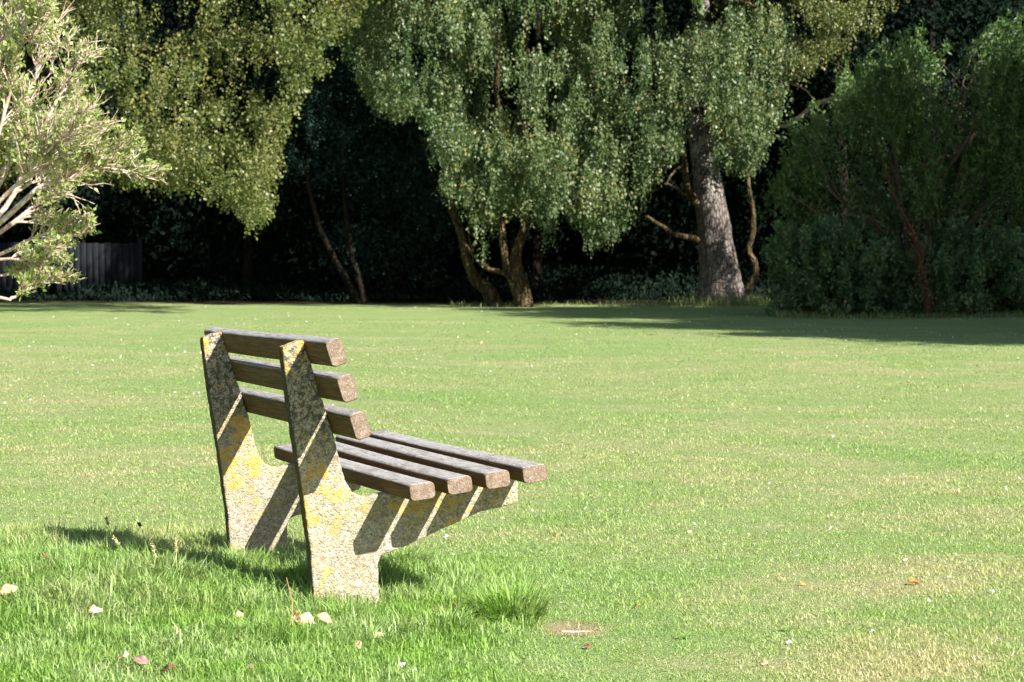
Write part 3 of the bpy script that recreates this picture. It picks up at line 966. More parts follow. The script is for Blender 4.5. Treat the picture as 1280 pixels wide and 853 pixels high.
def shrub(name, label, cat, Y, foot_px, spreadpx, stems, toprow, mat, bark, size, shoots, depth, leaves=38, group=None, low=0.35, aspect=0.35, shoot_len=(0.5, 1.0), stem_w=6, fill=0.0):
    foot = at(foot_px[0], foot_px[1], Y)
    g = float(gz(foot[0], Y)); org = np.array([foot[0], Y, g])
    root = empty(name, org); tag(root, label, cat, group)
    top = env_fn(toprow)
    paths, cr = [], []
    for q in range(stems):
        px = rng.uniform(*spreadpx)
        yy = Y + rng.uniform(-depth, depth)
        tp = at(px, top(px) + rng.uniform(5, 60), yy)
        b = org + np.array([rng.normal(0, 0.18), rng.normal(0, 0.15), -0.1])
        mid = b + (tp - b) * 0.45 + np.array([(tp[0] - b[0]) * -0.12, 0, 0.15]) + rng.normal(0, 0.12, 3)
        w = stem_w / 2 / F * Y * rng.uniform(0.6, 1.2)
        pts, rr = smooth_path([b, mid, b + (tp - b) * 0.75 + rng.normal(0, 0.12, 3), tp], [w, w * 0.7, w * 0.45, w * 0.15], 18, 0.015, q)
        paths.append((pts, rr))
        # side twigs
        for _ in range(3):
            i = rng.integers(7, 16)
            e = pts[i] + rng.normal(0, 1, 3) * [0.5, 0.4, 0.2] + [0, 0, 0.5]
            paths.append((np.linspace(pts[i], e, 4), np.linspace(rr[i] * 0.6, 0.004, 4)))
    V, Fc = tube_arrays(paths, 6)
    wmesh('stems', V, Fc, bark, root, org)
    done = 0
    while done < shoots:
        px = rng.uniform(*spreadpx)
        c = (px - sum(spreadpx) / 2) / ((spreadpx[1] - spreadpx[0]) / 2)
        dY = rng.uniform(-1, 1) * depth * math.sqrt(max(0.05, 1 - c * c))
        yc = Y + dY
        tz = at(px, top(px) + rng.normal(0, 12) - 26 * vnoise(px * 0.035, yc * 1.3, 1.0, 91), yc)[2]
        u = rng.random() if rng.random() < 0.55 + fill else rng.uniform(0.6, 1)
        zc = g + (tz - g) * (low + (1 - low) * u)
        if cat == 'shrub' and vnoise(px * 0.030, zc * 1.7, 1.0, 405) < -0.30: continue
        for _ in range(6):
            tip = np.array([(px - 640) / F * yc + rng.normal(0, 0.17 * shoot_len[1]), yc + rng.normal(0, 0.17), zc + rng.normal(0, 0.17 * shoot_len[1])])
            tip[2] = max(tip[2], g + 0.12)
            out = np.array([(tip[0] - org[0]) * 0.16, dY * 0.12, 0.75]) + rng.normal(0, 0.25, 3)
            out = out / np.linalg.norm(out) * rng.uniform(*shoot_len)
            cr.append(spray_leaves(tip - out, tip, leaves, size * rng.uniform(0.8, 1.2), aspect))
            done += 1
    leaf_mesh('foliage', cr, mat, root, org)
    return root, org


shrub('sallow_shrub', 'tall dark green sallow with many slim stems fanning out, in the shade at the right', 'shrub', 44.5, (1150, 392), (972, 1400), 26,
      [(972, 240), (985, 205), (1005, 165), (1030, 150), (1050, 110), (1075, 80), (1110, 62), (1150, 48), (1200, 38), (1260, 30), (1330, 40), (1400, 120)],
      m_willow, m_stem, 0.105, 2100, 2.3, leaves=34, low=0.40, aspect=0.38, shoot_len=(0.5, 1.25), stem_w=8)
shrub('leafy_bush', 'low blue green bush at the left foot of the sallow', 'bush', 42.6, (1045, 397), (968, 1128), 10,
      [(965, 345), (975, 300), (1000, 285), (1030, 283), (1060, 290), (1100, 300), (1128, 320)], m_bush, m_shadebark, 0.075, 720, 0.9, leaves=52, low=0.03, aspect=0.6, shoot_len=(0.3, 0.6), stem_w=3, fill=0.3, group='low bushes under the sallow')
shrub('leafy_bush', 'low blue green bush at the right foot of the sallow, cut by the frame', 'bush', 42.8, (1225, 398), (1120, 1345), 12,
      [(1115, 330), (1140, 300), (1170, 285), (1200, 290), (1240, 278), (1290, 285), (1345, 320)], m_bush, m_shadebark, 0.075, 950, 1.0, leaves=52, low=0.03, aspect=0.6, shoot_len=(0.3, 0.6), stem_w=3, fill=0.3, group='low bushes under the sallow')

# rusty dead climber between the two low bushes
P, R = px_path([(1158, 396), (1160, 372), (1154, 350), (1150, 325), (1144, 300), (1132, 272), (1118, 245), (1106, 214)], 41.75, [7, 7, 6, 6, 5, 4, 3, 3])
org = np.array([P[0][0], P[0][1], float(gz(P[0][0], P[0][1]))]); P[0][2] = org[2] - 0.1
root = empty('dead_stem', org); tag(root, 'rusty brown dead stem with withered leaves standing between the two low bushes', 'dead stem')
V, Fc = tube_arrays([smooth_path(P, R, 26, 0.012, 3), smooth_path([P[3], P[3] + np.array([.2, 0, .45])], [0.03, 0.012], 8, .01, 4)], 8)
wmesh('stem', V, Fc, m_redbark, root, org)
m_rust = leaf_mat('withered_leaves', [(0, (0.07, 0.035, 0.018)), (0.6, (0.125, 0.065, 0.03)), (1, (0.18, 0.11, 0.05))], 0.7, 0.1)
k = 420
b = np.array(P)[:6]; ii = rng.uniform(0.6, 4.6, k); i0 = ii.astype(int); fr = (ii - i0)[:, None]
Q = b[i0] * (1 - fr) + b[i0 + 1] * fr + rng.normal(0, 0.07, (k, 3))
ax = rng.normal(0, 0.6, (k, 3)) + [0, 0, -0.6]; ax /= np.linalg.norm(ax, axis=1)[:, None]
leaf_mesh('foliage', [leaf_arrays(Q, ax, rng.uniform(0.04, 0.075, k), 0.6)], m_rust, root, org)


# ------------------------------------------------------------------ twiggy tree at the left, nearer
def twiggy():
    Y = 15.0
    org = np.array([-4.35, 15.3, float(gz(-4.35, 15.3))])
    root = empty('twiggy_tree', org)
    tag(root, 'sunlit twiggy tree with bare pinkish twigs and pale green leaves reaching in from the left', 'tree')
    crotch = org + np.array([0.05, 0, 0.75])
    V, Fc = rough_trunk(*smooth_path([org + [0, 0, -0.2], org + [0.03, 0, 0.4], crotch, crotch + [-0.25, .1, 1.0], crotch + [-0.35, .1, 2.4]], [0.15, 0.12, 0.11, 0.07, 0.03], 24, 0.004, 2), 18, 2, 0.05, 0.3)
    wmesh('trunk', V, Fc, m_twig, root, org)
    paths, lv, lv2 = [], [], []
    r = np.random.default_rng(11)

    def grow(P0, d, L, w, lev, up=0.25):
        m = 7
        pts = [P0]; dd = d / np.linalg.norm(d)
        for k in range(m):
            dd = dd + r.normal(0, 0.11, 3) + np.array([0, 0, up * 0.08])
            dd /= np.linalg.norm(dd)
            pts.append(pts[-1] + dd * L / m)
        pts = np.array(pts)
        rad = np.linspace(w, w * 0.5, m + 1)
        paths.append((pts, rad))
        spawn(pts, rad, L, lev)

    def spawn(pts, rad, L, lev):
        m = len(pts) - 1
        dd = (pts[-1] - pts[0]); dd /= np.linalg.norm(dd)
        if lev > 0:
            cnt = {3: 8, 2: 6, 1: 5}[lev]
            for q in range(cnt):
                i = int(r.uniform(0.25, 1.0) * m)
                ld = pts[min(i + 1, m)] - pts[max(i - 1, 0)]; ld /= np.linalg.norm(ld)
                side = r.normal(0, 1, 3); side -= side.dot(ld) * ld; side /= np.linalg.norm(side)
                nd = ld * 0.8 + side * r.uniform(0.35, 0.8) + np.array([0.05, 0, 0.22])
                grow(pts[i], nd, L * r.uniform(0.32, 0.6), max(rad[i] * 0.62, 0.0031), lev - 1)
        if lev <= 1:
            tip = pts[-1]
            c = int(r.integers(2, 7))
            if lev == 0 and r.random() < 0.35: c = 0
            if c:
                tt = r.uniform(0.45, 1.02, c)[:, None]
                Q = pts[0] + (tip - pts[0]) * tt + r.normal(0, 0.012, (c, 3))
                ax = dd * 0.6 + r.normal(0, 0.55, (c, 3)) + [0, 0, 0.12]
                ax /= np.linalg.norm(ax, axis=1)[:, None]
                lv.append(leaf_arrays(Q, ax, r.uniform(0.022, 0.046, c), 0.52))

    limbs = [([(-60, 300), (0, 268), (60, 190), (108, 120), (135, 75)], [15, 10, 8, 5, 3], 0),
             ([(-60, 320), (0, 278), (50, 240), (90, 225), (130, 212), (176, 212)], [14, 11, 9, 7, 5, 3], -.4),
             ([(-60, 330), (0, 290), (55, 262), (95, 232), (145, 190)], [12, 9, 8, 5, 3], .5),
             ([(-60, 345), (0, 318), (50, 298), (85, 290), (110, 296), (124, 288)], [10, 7, 6, 4, 4, 3], .2),
             ([(-50, 340), (0, 325), (45, 324), (80, 318), (100, 310)], [8, 6, 4, 3, 2], -.6),
             ([(-60, 372), (0, 372), (17, 373), (32, 358), (60, 348), (78, 340)], [8, 6, 6, 5, 4, 3], .1),
             ([(-60, 290), (0, 230), (40, 150), (70, 80), (90, 30)], [14, 10, 8, 6, 4], .6),
             ([(-60, 270), (-10, 190), (20, 110), (40, 50), (60, 10)], [14, 9, 7, 5, 3], -.6),
             ([(-60, 280), (0, 215), (70, 175), (110, 160), (140, 140)], [10, 8, 6, 5, 3], .9),
             ([(-60, 250), (-20, 150), (-5, 80), (10, 20), (15, -30)], [12, 9, 7, 5, 3], .3),
             ([(-60, 310), (0, 250), (60, 215), (100, 180), (135, 165)], [10, 8, 6, 5, 3], -1.0),
             ([(-60, 350), (0, 345), (40, 335), (80, 325)], [7, 5, 4, 3], .6)]
    for li_, (lp, lw, dy) in enumerate(limbs):
        if li_ not in (1, 3, 5):
            lp = [(x * 0.68 if x > 0 else x, y) for x, y in lp]
        if li_ == 3:
            lp = [(x * 0.85 if x > 0 else x, y) for x, y in lp]
        elif li_ == 1:
            lp = [(x * 0.84 if x > 0 else x, y) for x, y in lp]
        pts = [crotch + r.normal(0, 0.04, 3)] + [at(px, py, Y + dy * (0.4 + 0.6 * k / len(lp))) for k, (px, py) in enumerate(lp)]
        ws = [lw[0] / 2 / F * Y] + [w / 2 / F * Y * (0.72 if lp[0][1] > 295 else 0.55) for w in lw]
        P, R = smooth_path(pts, ws, 22, 0.006, int(r.integers(99)))
        paths.append((P, R))
        seg = P[9:]; sr = R[9:]
        n_t = 27
        for q in range(n_t):
            i = int(r.uniform(0.1, 1.0) * (len(seg) - 1))
            ld = seg[min(i + 1, len(seg) - 1)] - seg[max(i - 1, 0)]; ld /= np.linalg.norm(ld)
            side = r.normal(0, 1, 3); side[1] *= 0.8; side -= side.dot(ld) * ld; side /= np.linalg.norm(side)
            low = lp[0][1] > 335
            grow(seg[i], ld * 0.8 + side * r.uniform(0.3, 0.8) + np.array([0.05, 0, 0.10]), r.uniform(0.07, 0.17) if low else r.uniform(0.18, 0.36), max(sr[i] * 0.55, 0.0046), 1 if low else (2 if r.random() < 0.45 else 1))
    V, Fc = tube_arrays(paths, 5)
    wmesh('branches', V, Fc, m_twig, root, org)
    leaf_mesh('foliage', lv, m_twigleaf, root, org)


twiggy()

# ------------------------------------------------------------------ the dark wood behind
def blob_tree(name, label, x, y, h, r, lowz, mat, leaf, cnt, seed, group, wide=0.3, cat='tree', clusters=90):
    g = float(gz(x, y)); org = np.array([x, y, g])
    root = empty(name, org); tag(root, label, cat, group)
    P, R = smooth_path([org + [0, 0, -.2], org + [.1, 0, h * .4], org + [-.1, 0, h * .85]], [wide, wide * .7, wide * .2], 16, .03, seed)
    V, Fc = rough_trunk(P, R, 12, seed)
    wmesh('trunk', V, Fc, m_shadebark, root, org)
    out = []
    per = cnt // clusters
    for q in range(clusters):
        u = rng.normal(0, 1, 3); u /= np.linalg.norm(u)
        rad = rng.uniform(0.55, 1.0)
        hh = (h - lowz) / 2
        c = org + np.array([0, 0, lowz + hh]) + u * np.array([r, r, hh]) * rad
        s = rng.uniform(0.35, 0.8)
        p = c + rng.normal(0, 1, (per, 3)) * [s, s, s * 0.45]
        ax = rng.normal(0, 1, (per, 3)) + u * 0.5 + [0, 0, -0.3]; ax /= np.linalg.norm(ax, axis=1)[:, None]
        out.append(leaf_arrays(p, ax, rng.uniform(0.7, 1.3, per) * leaf, 0.55))
    leaf_mesh('crown', out, mat, root, org)


DK = 'dark evergreen trees of the wood'
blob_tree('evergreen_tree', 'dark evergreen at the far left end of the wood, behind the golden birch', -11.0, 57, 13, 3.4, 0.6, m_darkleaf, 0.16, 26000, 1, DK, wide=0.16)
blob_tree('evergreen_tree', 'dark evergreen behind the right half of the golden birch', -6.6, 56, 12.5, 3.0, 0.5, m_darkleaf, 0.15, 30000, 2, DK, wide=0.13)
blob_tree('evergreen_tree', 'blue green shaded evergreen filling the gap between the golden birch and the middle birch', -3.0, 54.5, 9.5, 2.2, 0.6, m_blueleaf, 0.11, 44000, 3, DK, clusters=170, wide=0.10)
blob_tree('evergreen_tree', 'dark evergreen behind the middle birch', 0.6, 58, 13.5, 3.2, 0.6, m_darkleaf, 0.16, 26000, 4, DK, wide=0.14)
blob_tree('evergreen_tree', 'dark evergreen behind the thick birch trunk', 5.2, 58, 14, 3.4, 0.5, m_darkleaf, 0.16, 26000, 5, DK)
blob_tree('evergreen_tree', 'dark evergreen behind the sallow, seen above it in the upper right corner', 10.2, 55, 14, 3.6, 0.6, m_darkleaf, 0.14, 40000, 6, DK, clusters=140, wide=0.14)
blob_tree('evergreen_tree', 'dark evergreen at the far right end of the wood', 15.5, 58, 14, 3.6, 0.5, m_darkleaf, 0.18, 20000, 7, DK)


def wood_mass():
    """the depth of the wood: an uneven thicket bank, leafy all over"""
    k = 150000
    x = rng.uniform(-34, 34, k)
    z = 17.5 * rng.random(k) ** 1.0
    y = 64 + 2.2 * vnoise(x, z, 0.55, 31) + 1.2 * vnoise(x, z, 1.7, 32) + rng.uniform(0, 1.2, k)
    P = np.stack([x, y, z + gz(x, y)], -1)
    ax = rng.normal(0, 1, (k, 3)); ax[:, 2] -= 0.3; ax /= np.linalg.norm(ax, axis=1)[:, None]
    lv = [leaf_arrays(P, ax, rng.uniform(0.22, 0.45, k), 0.6)]
    # undergrowth along the foot
    k2 = 60000
    x = rng.uniform(-16, 16, k2)
    y = 52.6 + 1.0 * vnoise(x, x * 0, 0.8, 35) + rng.uniform(0, 8, k2) ** 1.0
    top = 0.1 + 0.09 * (y - 52) + 0.25 * vnoise(x, y, 1.3, 36)
    P = np.stack([x, y, gz(x, y) + rng.random(k2) * np.clip(top, 0.1, 3)], -1)
    ax = rng.normal(0, 0.6, (k2, 3)) + [0, 0, 0.7]; ax /= np.linalg.norm(ax, axis=1)[:, None]
    lv.append(leaf_arrays(P, ax, rng.uniform(0.08, 0.17, k2), 0.45))
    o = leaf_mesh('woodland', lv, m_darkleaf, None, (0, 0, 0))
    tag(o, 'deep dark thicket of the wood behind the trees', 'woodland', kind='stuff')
    # solid dark backdrop added behind, so that no sky shows between the leaves
    xs = np.linspace(-60, 60, 121); zs = np.linspace(-1, 19, 21)
    X, Z = np.meshgrid(xs, zs)
    Yv = 67.5 + 1.5 * vnoise(X, Z, 0.4, 33) + 0.02 * (Z * Z)
    V = np.stack([X, Yv, Z], -1).reshape(-1, 3)
    i = (np.arange(20)[:, None] * 121 + np.arange(120)[None]).ravel()
    V2 = V + np.array([0, 14.0, 0])
    Fc = np.stack([i, i + 1, i + 122, i + 121], -1)
    nV = len(V)
    row = np.arange(120) + 20 * 121
    top = np.stack([row, row + 1, row + 1 + nV, row + nV], -1)
    F2 = np.stack([i + nV, i + 121 + nV, i + 122 + nV, i + 1 + nV], -1)
    Fa = np.concatenate([Fc, top, F2])
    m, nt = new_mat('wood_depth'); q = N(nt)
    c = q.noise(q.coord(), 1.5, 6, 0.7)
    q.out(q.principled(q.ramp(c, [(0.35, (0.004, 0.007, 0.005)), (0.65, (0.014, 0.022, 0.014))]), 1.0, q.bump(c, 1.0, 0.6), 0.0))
    me = np_mesh('wood_backdrop', np.concatenate([V, V2]), Fa.ravel(), np.full(len(Fa), 4), True)
    o = link_mesh('wood_backdrop', me, m)
    tag(o, 'dark backdrop added to close the view behind the trees', 'wooded slope', kind='structure')


wood_mass()

# ---- trees standing outside the frame whose shade falls on the lawn and the sallow
def caster(x, y, h, r, lowz, cnt, label, seed, clusters=120):
    blob_tree('broadleaf_tree', label, x, y, h, r, lowz, m_willow, 0.24, int(cnt * 2.4), seed, 'tall trees right of the lawn', wide=0.3, clusters=clusters)
caster(14.6, 33.6, 13.6, 4.4, 2.5, 30000, 'tall broadleaf tree standing right of the lawn, its shade falling on the sallow', 51)
caster(16.6, 24.2, 14.2, 3.8, 3.5, 26000, 'tall broadleaf tree nearest the camera right of the lawn, its shade falling across the grass', 52)
caster(21.0, 36.0, 15.5, 5.0, 2.0, 26000, 'tallest broadleaf tree right of the lawn, behind the other two', 53)

# ---- fence at the far left, shade put into its boards
def fence():
    A, B = at(-30, 384, 54.0), at(176, 384, 54.0)
    g = float(gz(A[0], 54)) - 0.02
    root = empty('wooden_fence', (A[0], 54.0, g)); tag(root, 'old boarded fence at the far left, coloured dark for the shade of the wood', 'fence')
    m, nt = new_mat('shaded_fence_boards'); q = N(nt)
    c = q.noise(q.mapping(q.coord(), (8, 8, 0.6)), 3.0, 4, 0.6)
    q.out(q.principled(q.ramp(c, [(0.3, (0.010, 0.012, 0.014)), (0.7, (0.020, 0.022, 0.026))]), 1.0, spec=0.0))  # near-black boards carry the wood's shade in their colour; sun still reaches them
    W_ = B[0] - A[0]
    def box(x0, x1, y0, y1, z0, z1):
        v = [(x, y, z) for x in (x0, x1) for y in (y0, y1) for z in (z0, z1)]
        return np.array(v), np.array([(0, 1, 3, 2), (4, 6, 7, 5), (0, 4, 5, 1), (2, 3, 7, 6), (0, 2, 6, 4), (1, 5, 7, 3)])
    Vs, Fs, off = [], [], 0
    x = 0.0
    while x < W_:
        v, f = box(x, x + 0.142, 0, 0.022, 0.05, 1.38 + rng.normal(0, 0.012)); Vs.append(v); Fs.append(f + off); off += 8
        x += 0.148
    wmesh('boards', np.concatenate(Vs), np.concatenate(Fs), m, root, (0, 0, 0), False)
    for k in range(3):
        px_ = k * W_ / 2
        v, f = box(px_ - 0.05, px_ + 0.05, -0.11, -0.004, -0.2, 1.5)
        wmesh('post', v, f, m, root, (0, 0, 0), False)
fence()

# ---- dry grass collar round the thick birch's foot and along the wood edge
def edge_grass():
    k = 9000
    px = rng.uniform(560, 1290, k)
    Yv = np.where(rng.random(k) < 0.55, rng.normal(49.2, 0.5, k), rng.normal(50.6, 1.2, k))
    x = (px - 640) / F * Yv
    near_birch = np.exp(-((px - 905) / 60) ** 2)
    sel = rng.random(k) < 0.15 + 0.85 * near_birch
    right = px > 970
    Yv = np.where(right, rng.normal(41.6, 0.35, k), Yv)
    x = (px - 640) / F * Yv
    sel = sel | (right & (rng.random(k) < 0.5 * np.clip(vnoise(px * 0.05, px * 0, 1.0, 77) + 0.4, 0, 1)))
    x, Yv, nb = x[sel], Yv[sel], near_birch[sel]
    k = len(x)
    base = np.column_stack([x, Yv, gz(x, Yv)])
    L = rng.uniform(0.08, 0.2, k) * (0.8 + 1.1 * nb)
    me = blades('edge_grass', base, L, rng.uniform(0.008, 0.014, k), np.abs(rng.normal(.3, .2, k)), m_drygrass)
    o = link_mesh('rough_grass', me, m_drygrass)
    tag(o, 'rough half dry grass round the foot of the thick birch and along the bushes', 'rough grass', kind='stuff')
edge_grass()

# ------------------------------------------------------------------ fallen leaves, petals, stick and stalks
def flat_mat(name, c1, c2, rough=0.6):
    m, nt = new_mat(name); q = N(nt)
    v = q.noise(q.coord(), 60.0, 4, 0.65)
    q.out(q.principled(q.mix(q.ramp(v, [(0.35, 0.0), (0.65, 1.0)]), c1, c2), rough))
    return m


m_tan = flat_mat('tan_leaf', (0.42, 0.27, 0.13), (0.62, 0.46, 0.27))
m_cream = flat_mat('cream_leaf', (0.50, 0.38, 0.21), (0.68, 0.57, 0.37))
m_orange = flat_mat('orange_leaf', (0.42, 0.14, 0.035), (0.58, 0.24, 0.07))
m_brown = flat_mat('brown_leaf', (0.14, 0.06, 0.035), (0.26, 0.12, 0.07))
m_purple = flat_mat('purple_leaf', (0.20, 0.11, 0.10), (0.32, 0.20, 0.18))
m_white = flat_mat('white_petal', (0.66, 0.68, 0.70), (0.78, 0.79, 0.80))


def fallen(px, py, size, mat, label, group, lift=0.03, lobes=0, asp=0.7, curl=0.24, name='fallen_leaf', cat='leaf'):
    r = np.random.default_rng(int(px * 7 + py))
    g = ground_at(px, py)
    size = size * 0.85
    k = 22
    a = np.linspace(0, 2 * np.pi, k, endpoint=False)
    rad = 0.5 * (1 + (0.12 * np.cos(lobes * a + 0.4) if lobes else 0.03 * np.cos(9 * a)) - 0.10 * np.cos(a) + 0.05 * r.normal(0, 1, k))
    ox, oy = rad * np.cos(a), rad * np.sin(a) * asp
    V, Fc = [], []
    for s in (0.0, 0.5, 1.0):
        for i in range(k if s else 1):
            x, y = ox[i] * s, oy[i] * s
            z = curl * (y * y * 2.6) - 0.9 * curl * x * x + 0.06 * math.sin(9 * x + 5 * y) + r.normal(0, 0.03)
            V.append((x * size, y * size, z * size))
    f, sz = [], []
    for i in range(k):
        j = (i + 1) % k
        f += [0, 1 + i, 1 + j]; sz.append(3)
        f += [1 + i, 1 + k + i, 1 + k + j, 1 + j]; sz.append(4)
    # stalk
    b = len(V)
    V += [(-0.5 * size, -0.012 * size, 0), (-0.5 * size, 0.012 * size, 0), (-0.85 * size, 0.05 * size, 0.08 * size)]
    f += [b, b + 1, b + 2]; sz.append(3)
    me = np_mesh(name, np.array(V), f, sz, True)
    o = link_mesh(name, me, mat)
    so = o.modifiers.new('s', 'SOLIDIFY'); so.thickness = 0.0008
    o.location = (g[0], g[1], g[2] + (lift * 0.75 if lift > 0.031 else 0.006 + size * 0.15))
    o.rotation_euler = (r.uniform(0.2, 0.7), r.uniform(-0.6, 0.6), r.uniform(-1.2, 1.2))
    tag(o, label, cat, group)


FL = 'fallen leaves lying in the grass'
fallen(12, 752, 0.075, m_tan, 'large pale tan leaf in the grass at the left frame edge', FL, 0.055)
fallen(30, 684, 0.05, m_brown, 'small brown leaf in the long grass near the upper left edge of it', FL, 0.06)
fallen(56, 707, 0.045, m_brown, 'dark brown curled leaf left of the bench shadow, below the small brown one', FL, 0.05)
fallen(121, 777, 0.06, m_cream, 'pale yellow leaf alone in the grass left of the bench', FL, 0.05, 5)
fallen(154, 834, 0.05, m_cream, 'cream leaf beside the purple one at the bottom of the picture', FL, 0.045)
fallen(177, 841, 0.055, m_purple, 'purple brown leaf at the bottom of the picture', FL, 0.045)
fallen(210, 850, 0.06, m_brown, 'reddish brown leaf cut by the bottom frame edge', FL, 0.045)
fallen(381, 790, 0.085, m_cream, 'large cream leaf in front of the bench foot, the bigger of the pair', FL, 0.05, 5)
fallen(408, 789, 0.07, m_tan, 'ochre leaf touching the large cream one in front of the bench foot', FL, 0.05, 3)
fallen(300, 781, 0.035, m_tan, 'small ochre leaf left of the pair in front of the bench', FL, 0.045)
fallen(448, 819, 0.04, m_tan, 'small tan leaf right of the bench foot, lower than the cream one', FL, 0.04)
fallen(474, 806, 0.045, m_cream, 'small cream leaf just right of the tan one below the bench', FL, 0.04, 4)
fallen(312, 845, 0.035, m_purple, 'small purple leaf near the bottom, left of centre', FL, 0.035)
fallen(795, 761, 0.032, m_orange, 'small orange leaf on the short grass right of the worn earth', FL, 0.02)
fallen(1143, 732, 0.045, m_orange, 'curled orange brown leaf on the short grass at the right', FL, 0.025, 0, 0.7, 1.0)
fallen(695, 671, 0.030, m_orange, 'pale orange leaf on the short grass right of the bench seat', FL, 0.02)
fallen(1004, 733, 0.028, m_orange, 'tiny orange leaf on the short grass in the middle of the right half', FL, 0.02)
fallen(1092, 711, 0.022, m_tan, 'tiny tan leaf on the short grass left of and above the curled orange one', FL, 0.02)
fallen(862, 667, 0.028, m_tan, 'tiny pinkish tan leaf on the dry grass beyond the right of the bench', FL, 0.02)
fallen(735, 812, 0.03, m_brown, 'small brown leaf below the stick on the worn earth', FL, 0.02)
fallen(955, 833, 0.03, m_tan, 'tiny tan leaf near the bottom of the picture, right of centre', FL, 0.02)
fallen(600, 430, 0.10, m_tan, 'tan leaf far out on the lawn behind the bench', FL, 0.03)
FE = 'white feathers and petals on the grass'
for px, py, s, lab in ((503, 835, 0.035, 'small bluish white feather below the bench, left of the other one'), (518, 842, 0.032, 'small white feather at the bottom, right of the bluish one'),
                       (558, 673, 0.028, 'tiny bluish white feather on the grass under the front end of the bench seat'), (612, 467, 0.07, 'white feather far out on the lawn, right of the backrest'),
                       (1240, 742, 0.026, 'tiny white petal near the right frame edge'), (987, 806, 0.024, 'tiny pale petal near the bottom of the right half'),
                       (1162, 754, 0.018, 'tiny white petal below the curled orange leaf'), (665, 641, 0.02, 'tiny white petal right of the seat front'),
                       (784, 641, 0.02, 'tiny white petal on the lawn further right of the seat front'), (1090, 792, 0.02, 'tiny white petal left of the right frame corner')):
    fallen(px, py, s, m_white, lab, FE, 0.025, 0, 0.45, 0.6, 'feather' if 'feather' in lab else 'petal', 'feather' if 'feather' in lab else 'petal')


def stalk(name, label, cat, foot, tip_px, mat, w=0.0016, head=None, group=None, dY=0.0, bend=0.02):
    g = ground_at(*foot)
    t = at(tip_px[0], tip_px[1], g[1] + dY)
    mid = (g + t) / 2 + np.array([bend, 0, 0])
    root = empty(name, g); tag(root, label, cat, group)
    P, R = smooth_path([g - [0, 0, .01], mid, t], [w, w * 0.8, w * 0.5], 12)
    V, Fc = tube_arrays([(P, R)], 5)
    wmesh('stem', V, Fc, mat, root, g)
    if head:
        hl, hr = head
        d = (P[-1] - P[-3]); d /= np.linalg.norm(d)
        k = 90
        tt = rng.random(k)[:, None]
        Q = P[-1] - d * hl * tt + rng.normal(0, hr * 0.5, (k, 3))
        ax = d * 0.9 + rng.normal(0, 0.45, (k, 3)); ax /= np.linalg.norm(ax, axis=1)[:, None]
        leaf_mesh('seed_head', [leaf_arrays(Q, ax, rng.uniform(0.006, 0.011, k), 0.4)], mat, root, g)


m_straw = flat_mat('straw', (0.42, 0.38, 0.17), (0.56, 0.50, 0.28))
m_greenstem = flat_mat('green_stem', (0.10, 0.17, 0.05), (0.16, 0.24, 0.07))
m_darkhead = flat_mat('dark_seed_head', (0.035, 0.045, 0.02), (0.07, 0.08, 0.035))
m_rustst = flat_mat('rust_stem', (0.38, 0.19, 0.09), (0.52, 0.30, 0.16))
GS = 'wild grass stalks left of the bench'
stalk('grass_stalk', 'pale ripe grass stalk with a beaded seed head in front of the bench shadow', 'grass stalk', (182, 725), (190, 678), m_straw, 0.0015, (0.055, 0.004), GS)
stalk('grass_stalk', 'pale bent grass stalk right of the beaded one', 'grass stalk', (203, 725), (220, 674), m_straw, 0.0014, (0.045, 0.003), GS)
stalk('grass_stalk', 'tall thin dark grass stalk leaning right, rising above the bench shadow', 'grass stalk', (193, 700), (212, 622), m_greenstem, 0.0009, None, GS)
stalk('grass_stalk', 'fine drooping grass stalk at the left end of the bench shadow', 'grass stalk', (150, 705), (142, 672), m_straw, 0.0011, (0.03, 0.0025), GS)
stalk('plantain_stalk', 'plantain stalk with a dark seed head at the left end of the bench shadow', 'plantain', (134, 700), (133, 648), m_darkhead, 0.0012, (0.026, 0.0045))
stalk('plantain_stalk', 'short plantain stalk with a ragged dark head left of the tall thin grass stalk', 'plantain', (172, 690), (174, 655), m_darkhead, 0.0012, (0.014, 0.006))
stalk('dock_stem', 'upright rusty dead stem in front of the nearer bench support', 'dead stem', (357, 798), (358, 722), m_rustst, 0.0020, None)
stalk('dock_stem', 'short rusty withered stem leaning beside the upright one', 'dead stem', (362, 798), (370, 765), m_rustst, 0.0022, (0.03, 0.006))

# stick
g = ground_at(702, 797); h = ground_at(742, 797)
P, R = smooth_path([g + [0, 0, .018], (g + h) / 2 + [0, 0.01, .016], h + [0, 0, .02]], [0.0026, 0.003, 0.002], 10, 0.001, 5)
V, Fc = tube_arrays([(P, R)], 7)
m_stick = flat_mat('bleached_stick', (0.40, 0.33, 0.25), (0.56, 0.49, 0.40))
o = wmesh('stick', V, Fc, m_stick, None, g); o.location = Vector(g.tolist())
tag(o, 'short bleached stick lying on the worn earth right of the bench', 'stick')

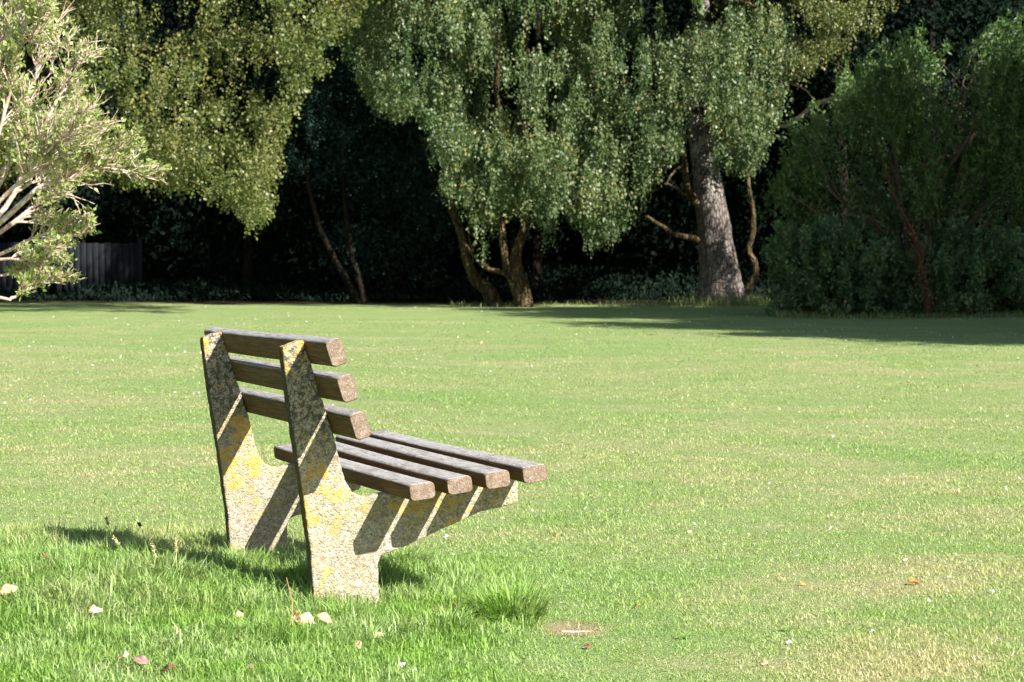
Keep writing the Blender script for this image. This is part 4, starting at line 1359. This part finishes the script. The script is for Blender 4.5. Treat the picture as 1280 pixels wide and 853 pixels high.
# broad-leaved weeds
m_weed = leaf_mat('weed_leaves', [(0, (0.17, 0.30, 0.05)), (1, (0.25, 0.38, 0.09))], 0.45, 0.3, 0.4)
def rosette(px, py, r, label, cnt=11):
    g = ground_at(px, py)
    a = np.arange(cnt) / cnt * 6.283 + rng.normal(0, 0.2, cnt)
    el = rng.uniform(0.12, 0.38, cnt)
    ax = np.stack([np.cos(a) * np.cos(el), np.sin(a) * np.cos(el), np.sin(el)], -1)
    up = np.tile([0, 0, 1.0], (cnt, 1)); fl = np.cross(ax, up); fl = np.cross(fl, ax)
    o = leaf_mesh('weed_rosette', [leaf_arrays(np.zeros((cnt, 3)) + [0, 0, .012], ax, rng.uniform(.7, 1.1, cnt) * r, 0.42, flat=fl)], m_weed, None, (0, 0, 0))
    o.location = Vector(g.tolist())
    tag(o, label, 'weed', 'broad leaved weeds in the lawn')
rosette(625, 780, 0.075, 'flat dandelion rosette in front of the thick grass clump', 12)
rosette(985, 790, 0.03, 'small broad leaved weed on the short grass in the right half of the lawn', 9)
rosette(858, 800, 0.03, 'small broad leaved weed right of the stick')
rosette(20, 690, 0.09, 'broad leaved weed in the long grass at the left frame edge', 14)

# ------------------------------------------------------------------ light
to_sun = np.array([0.559, -0.600, 0.570]); to_sun /= np.linalg.norm(to_sun)
elev = math.asin(to_sun[2])
sun_d = bpy.data.lights.new('sun', 'SUN')
sun_d.energy = 4.6
sun_d.angle = math.radians(0.53)
sun_d.color = (1.0, 0.955, 0.88)
sun = bpy.data.objects.new('sun', sun_d)
C.objects.link(sun)
sun.rotation_euler = Vector(to_sun.tolist()).to_track_quat('Z', 'Y').to_euler()
sun.location = (20, -20, 30)

w = bpy.data.worlds.new('World')
scene.world = w
w.use_nodes = True
wn = w.node_tree
wn.nodes.clear()
sky = wn.nodes.new('ShaderNodeTexSky')
sky.sky_type = 'NISHITA'
sky.sun_disc = False
sky.sun_elevation = elev
sky.sun_rotation = math.atan2(to_sun[0], to_sun[1])
bg = wn.nodes.new('ShaderNodeBackground')
bg.inputs[1].default_value = 0.055
wo = wn.nodes.new('ShaderNodeOutputWorld')
wn.links.new(sky.outputs[0], bg.inputs[0])
wn.links.new(bg.outputs[0], wo.inputs[0])

scene.view_settings.view_transform = 'Standard'
scene.view_settings.look = 'None'
scene.view_settings.exposure = 1.52
scene.view_settings.gamma = 1
scene.view_settings.use_curve_mapping = False
scene.render.engine = 'CYCLES'
cy = scene.cycles
cy.max_bounces = 6
cy.diffuse_bounces = 3
cy.glossy_bounces = 2
cy.transmission_bounces = 3
cy.use_adaptive_sampling = True
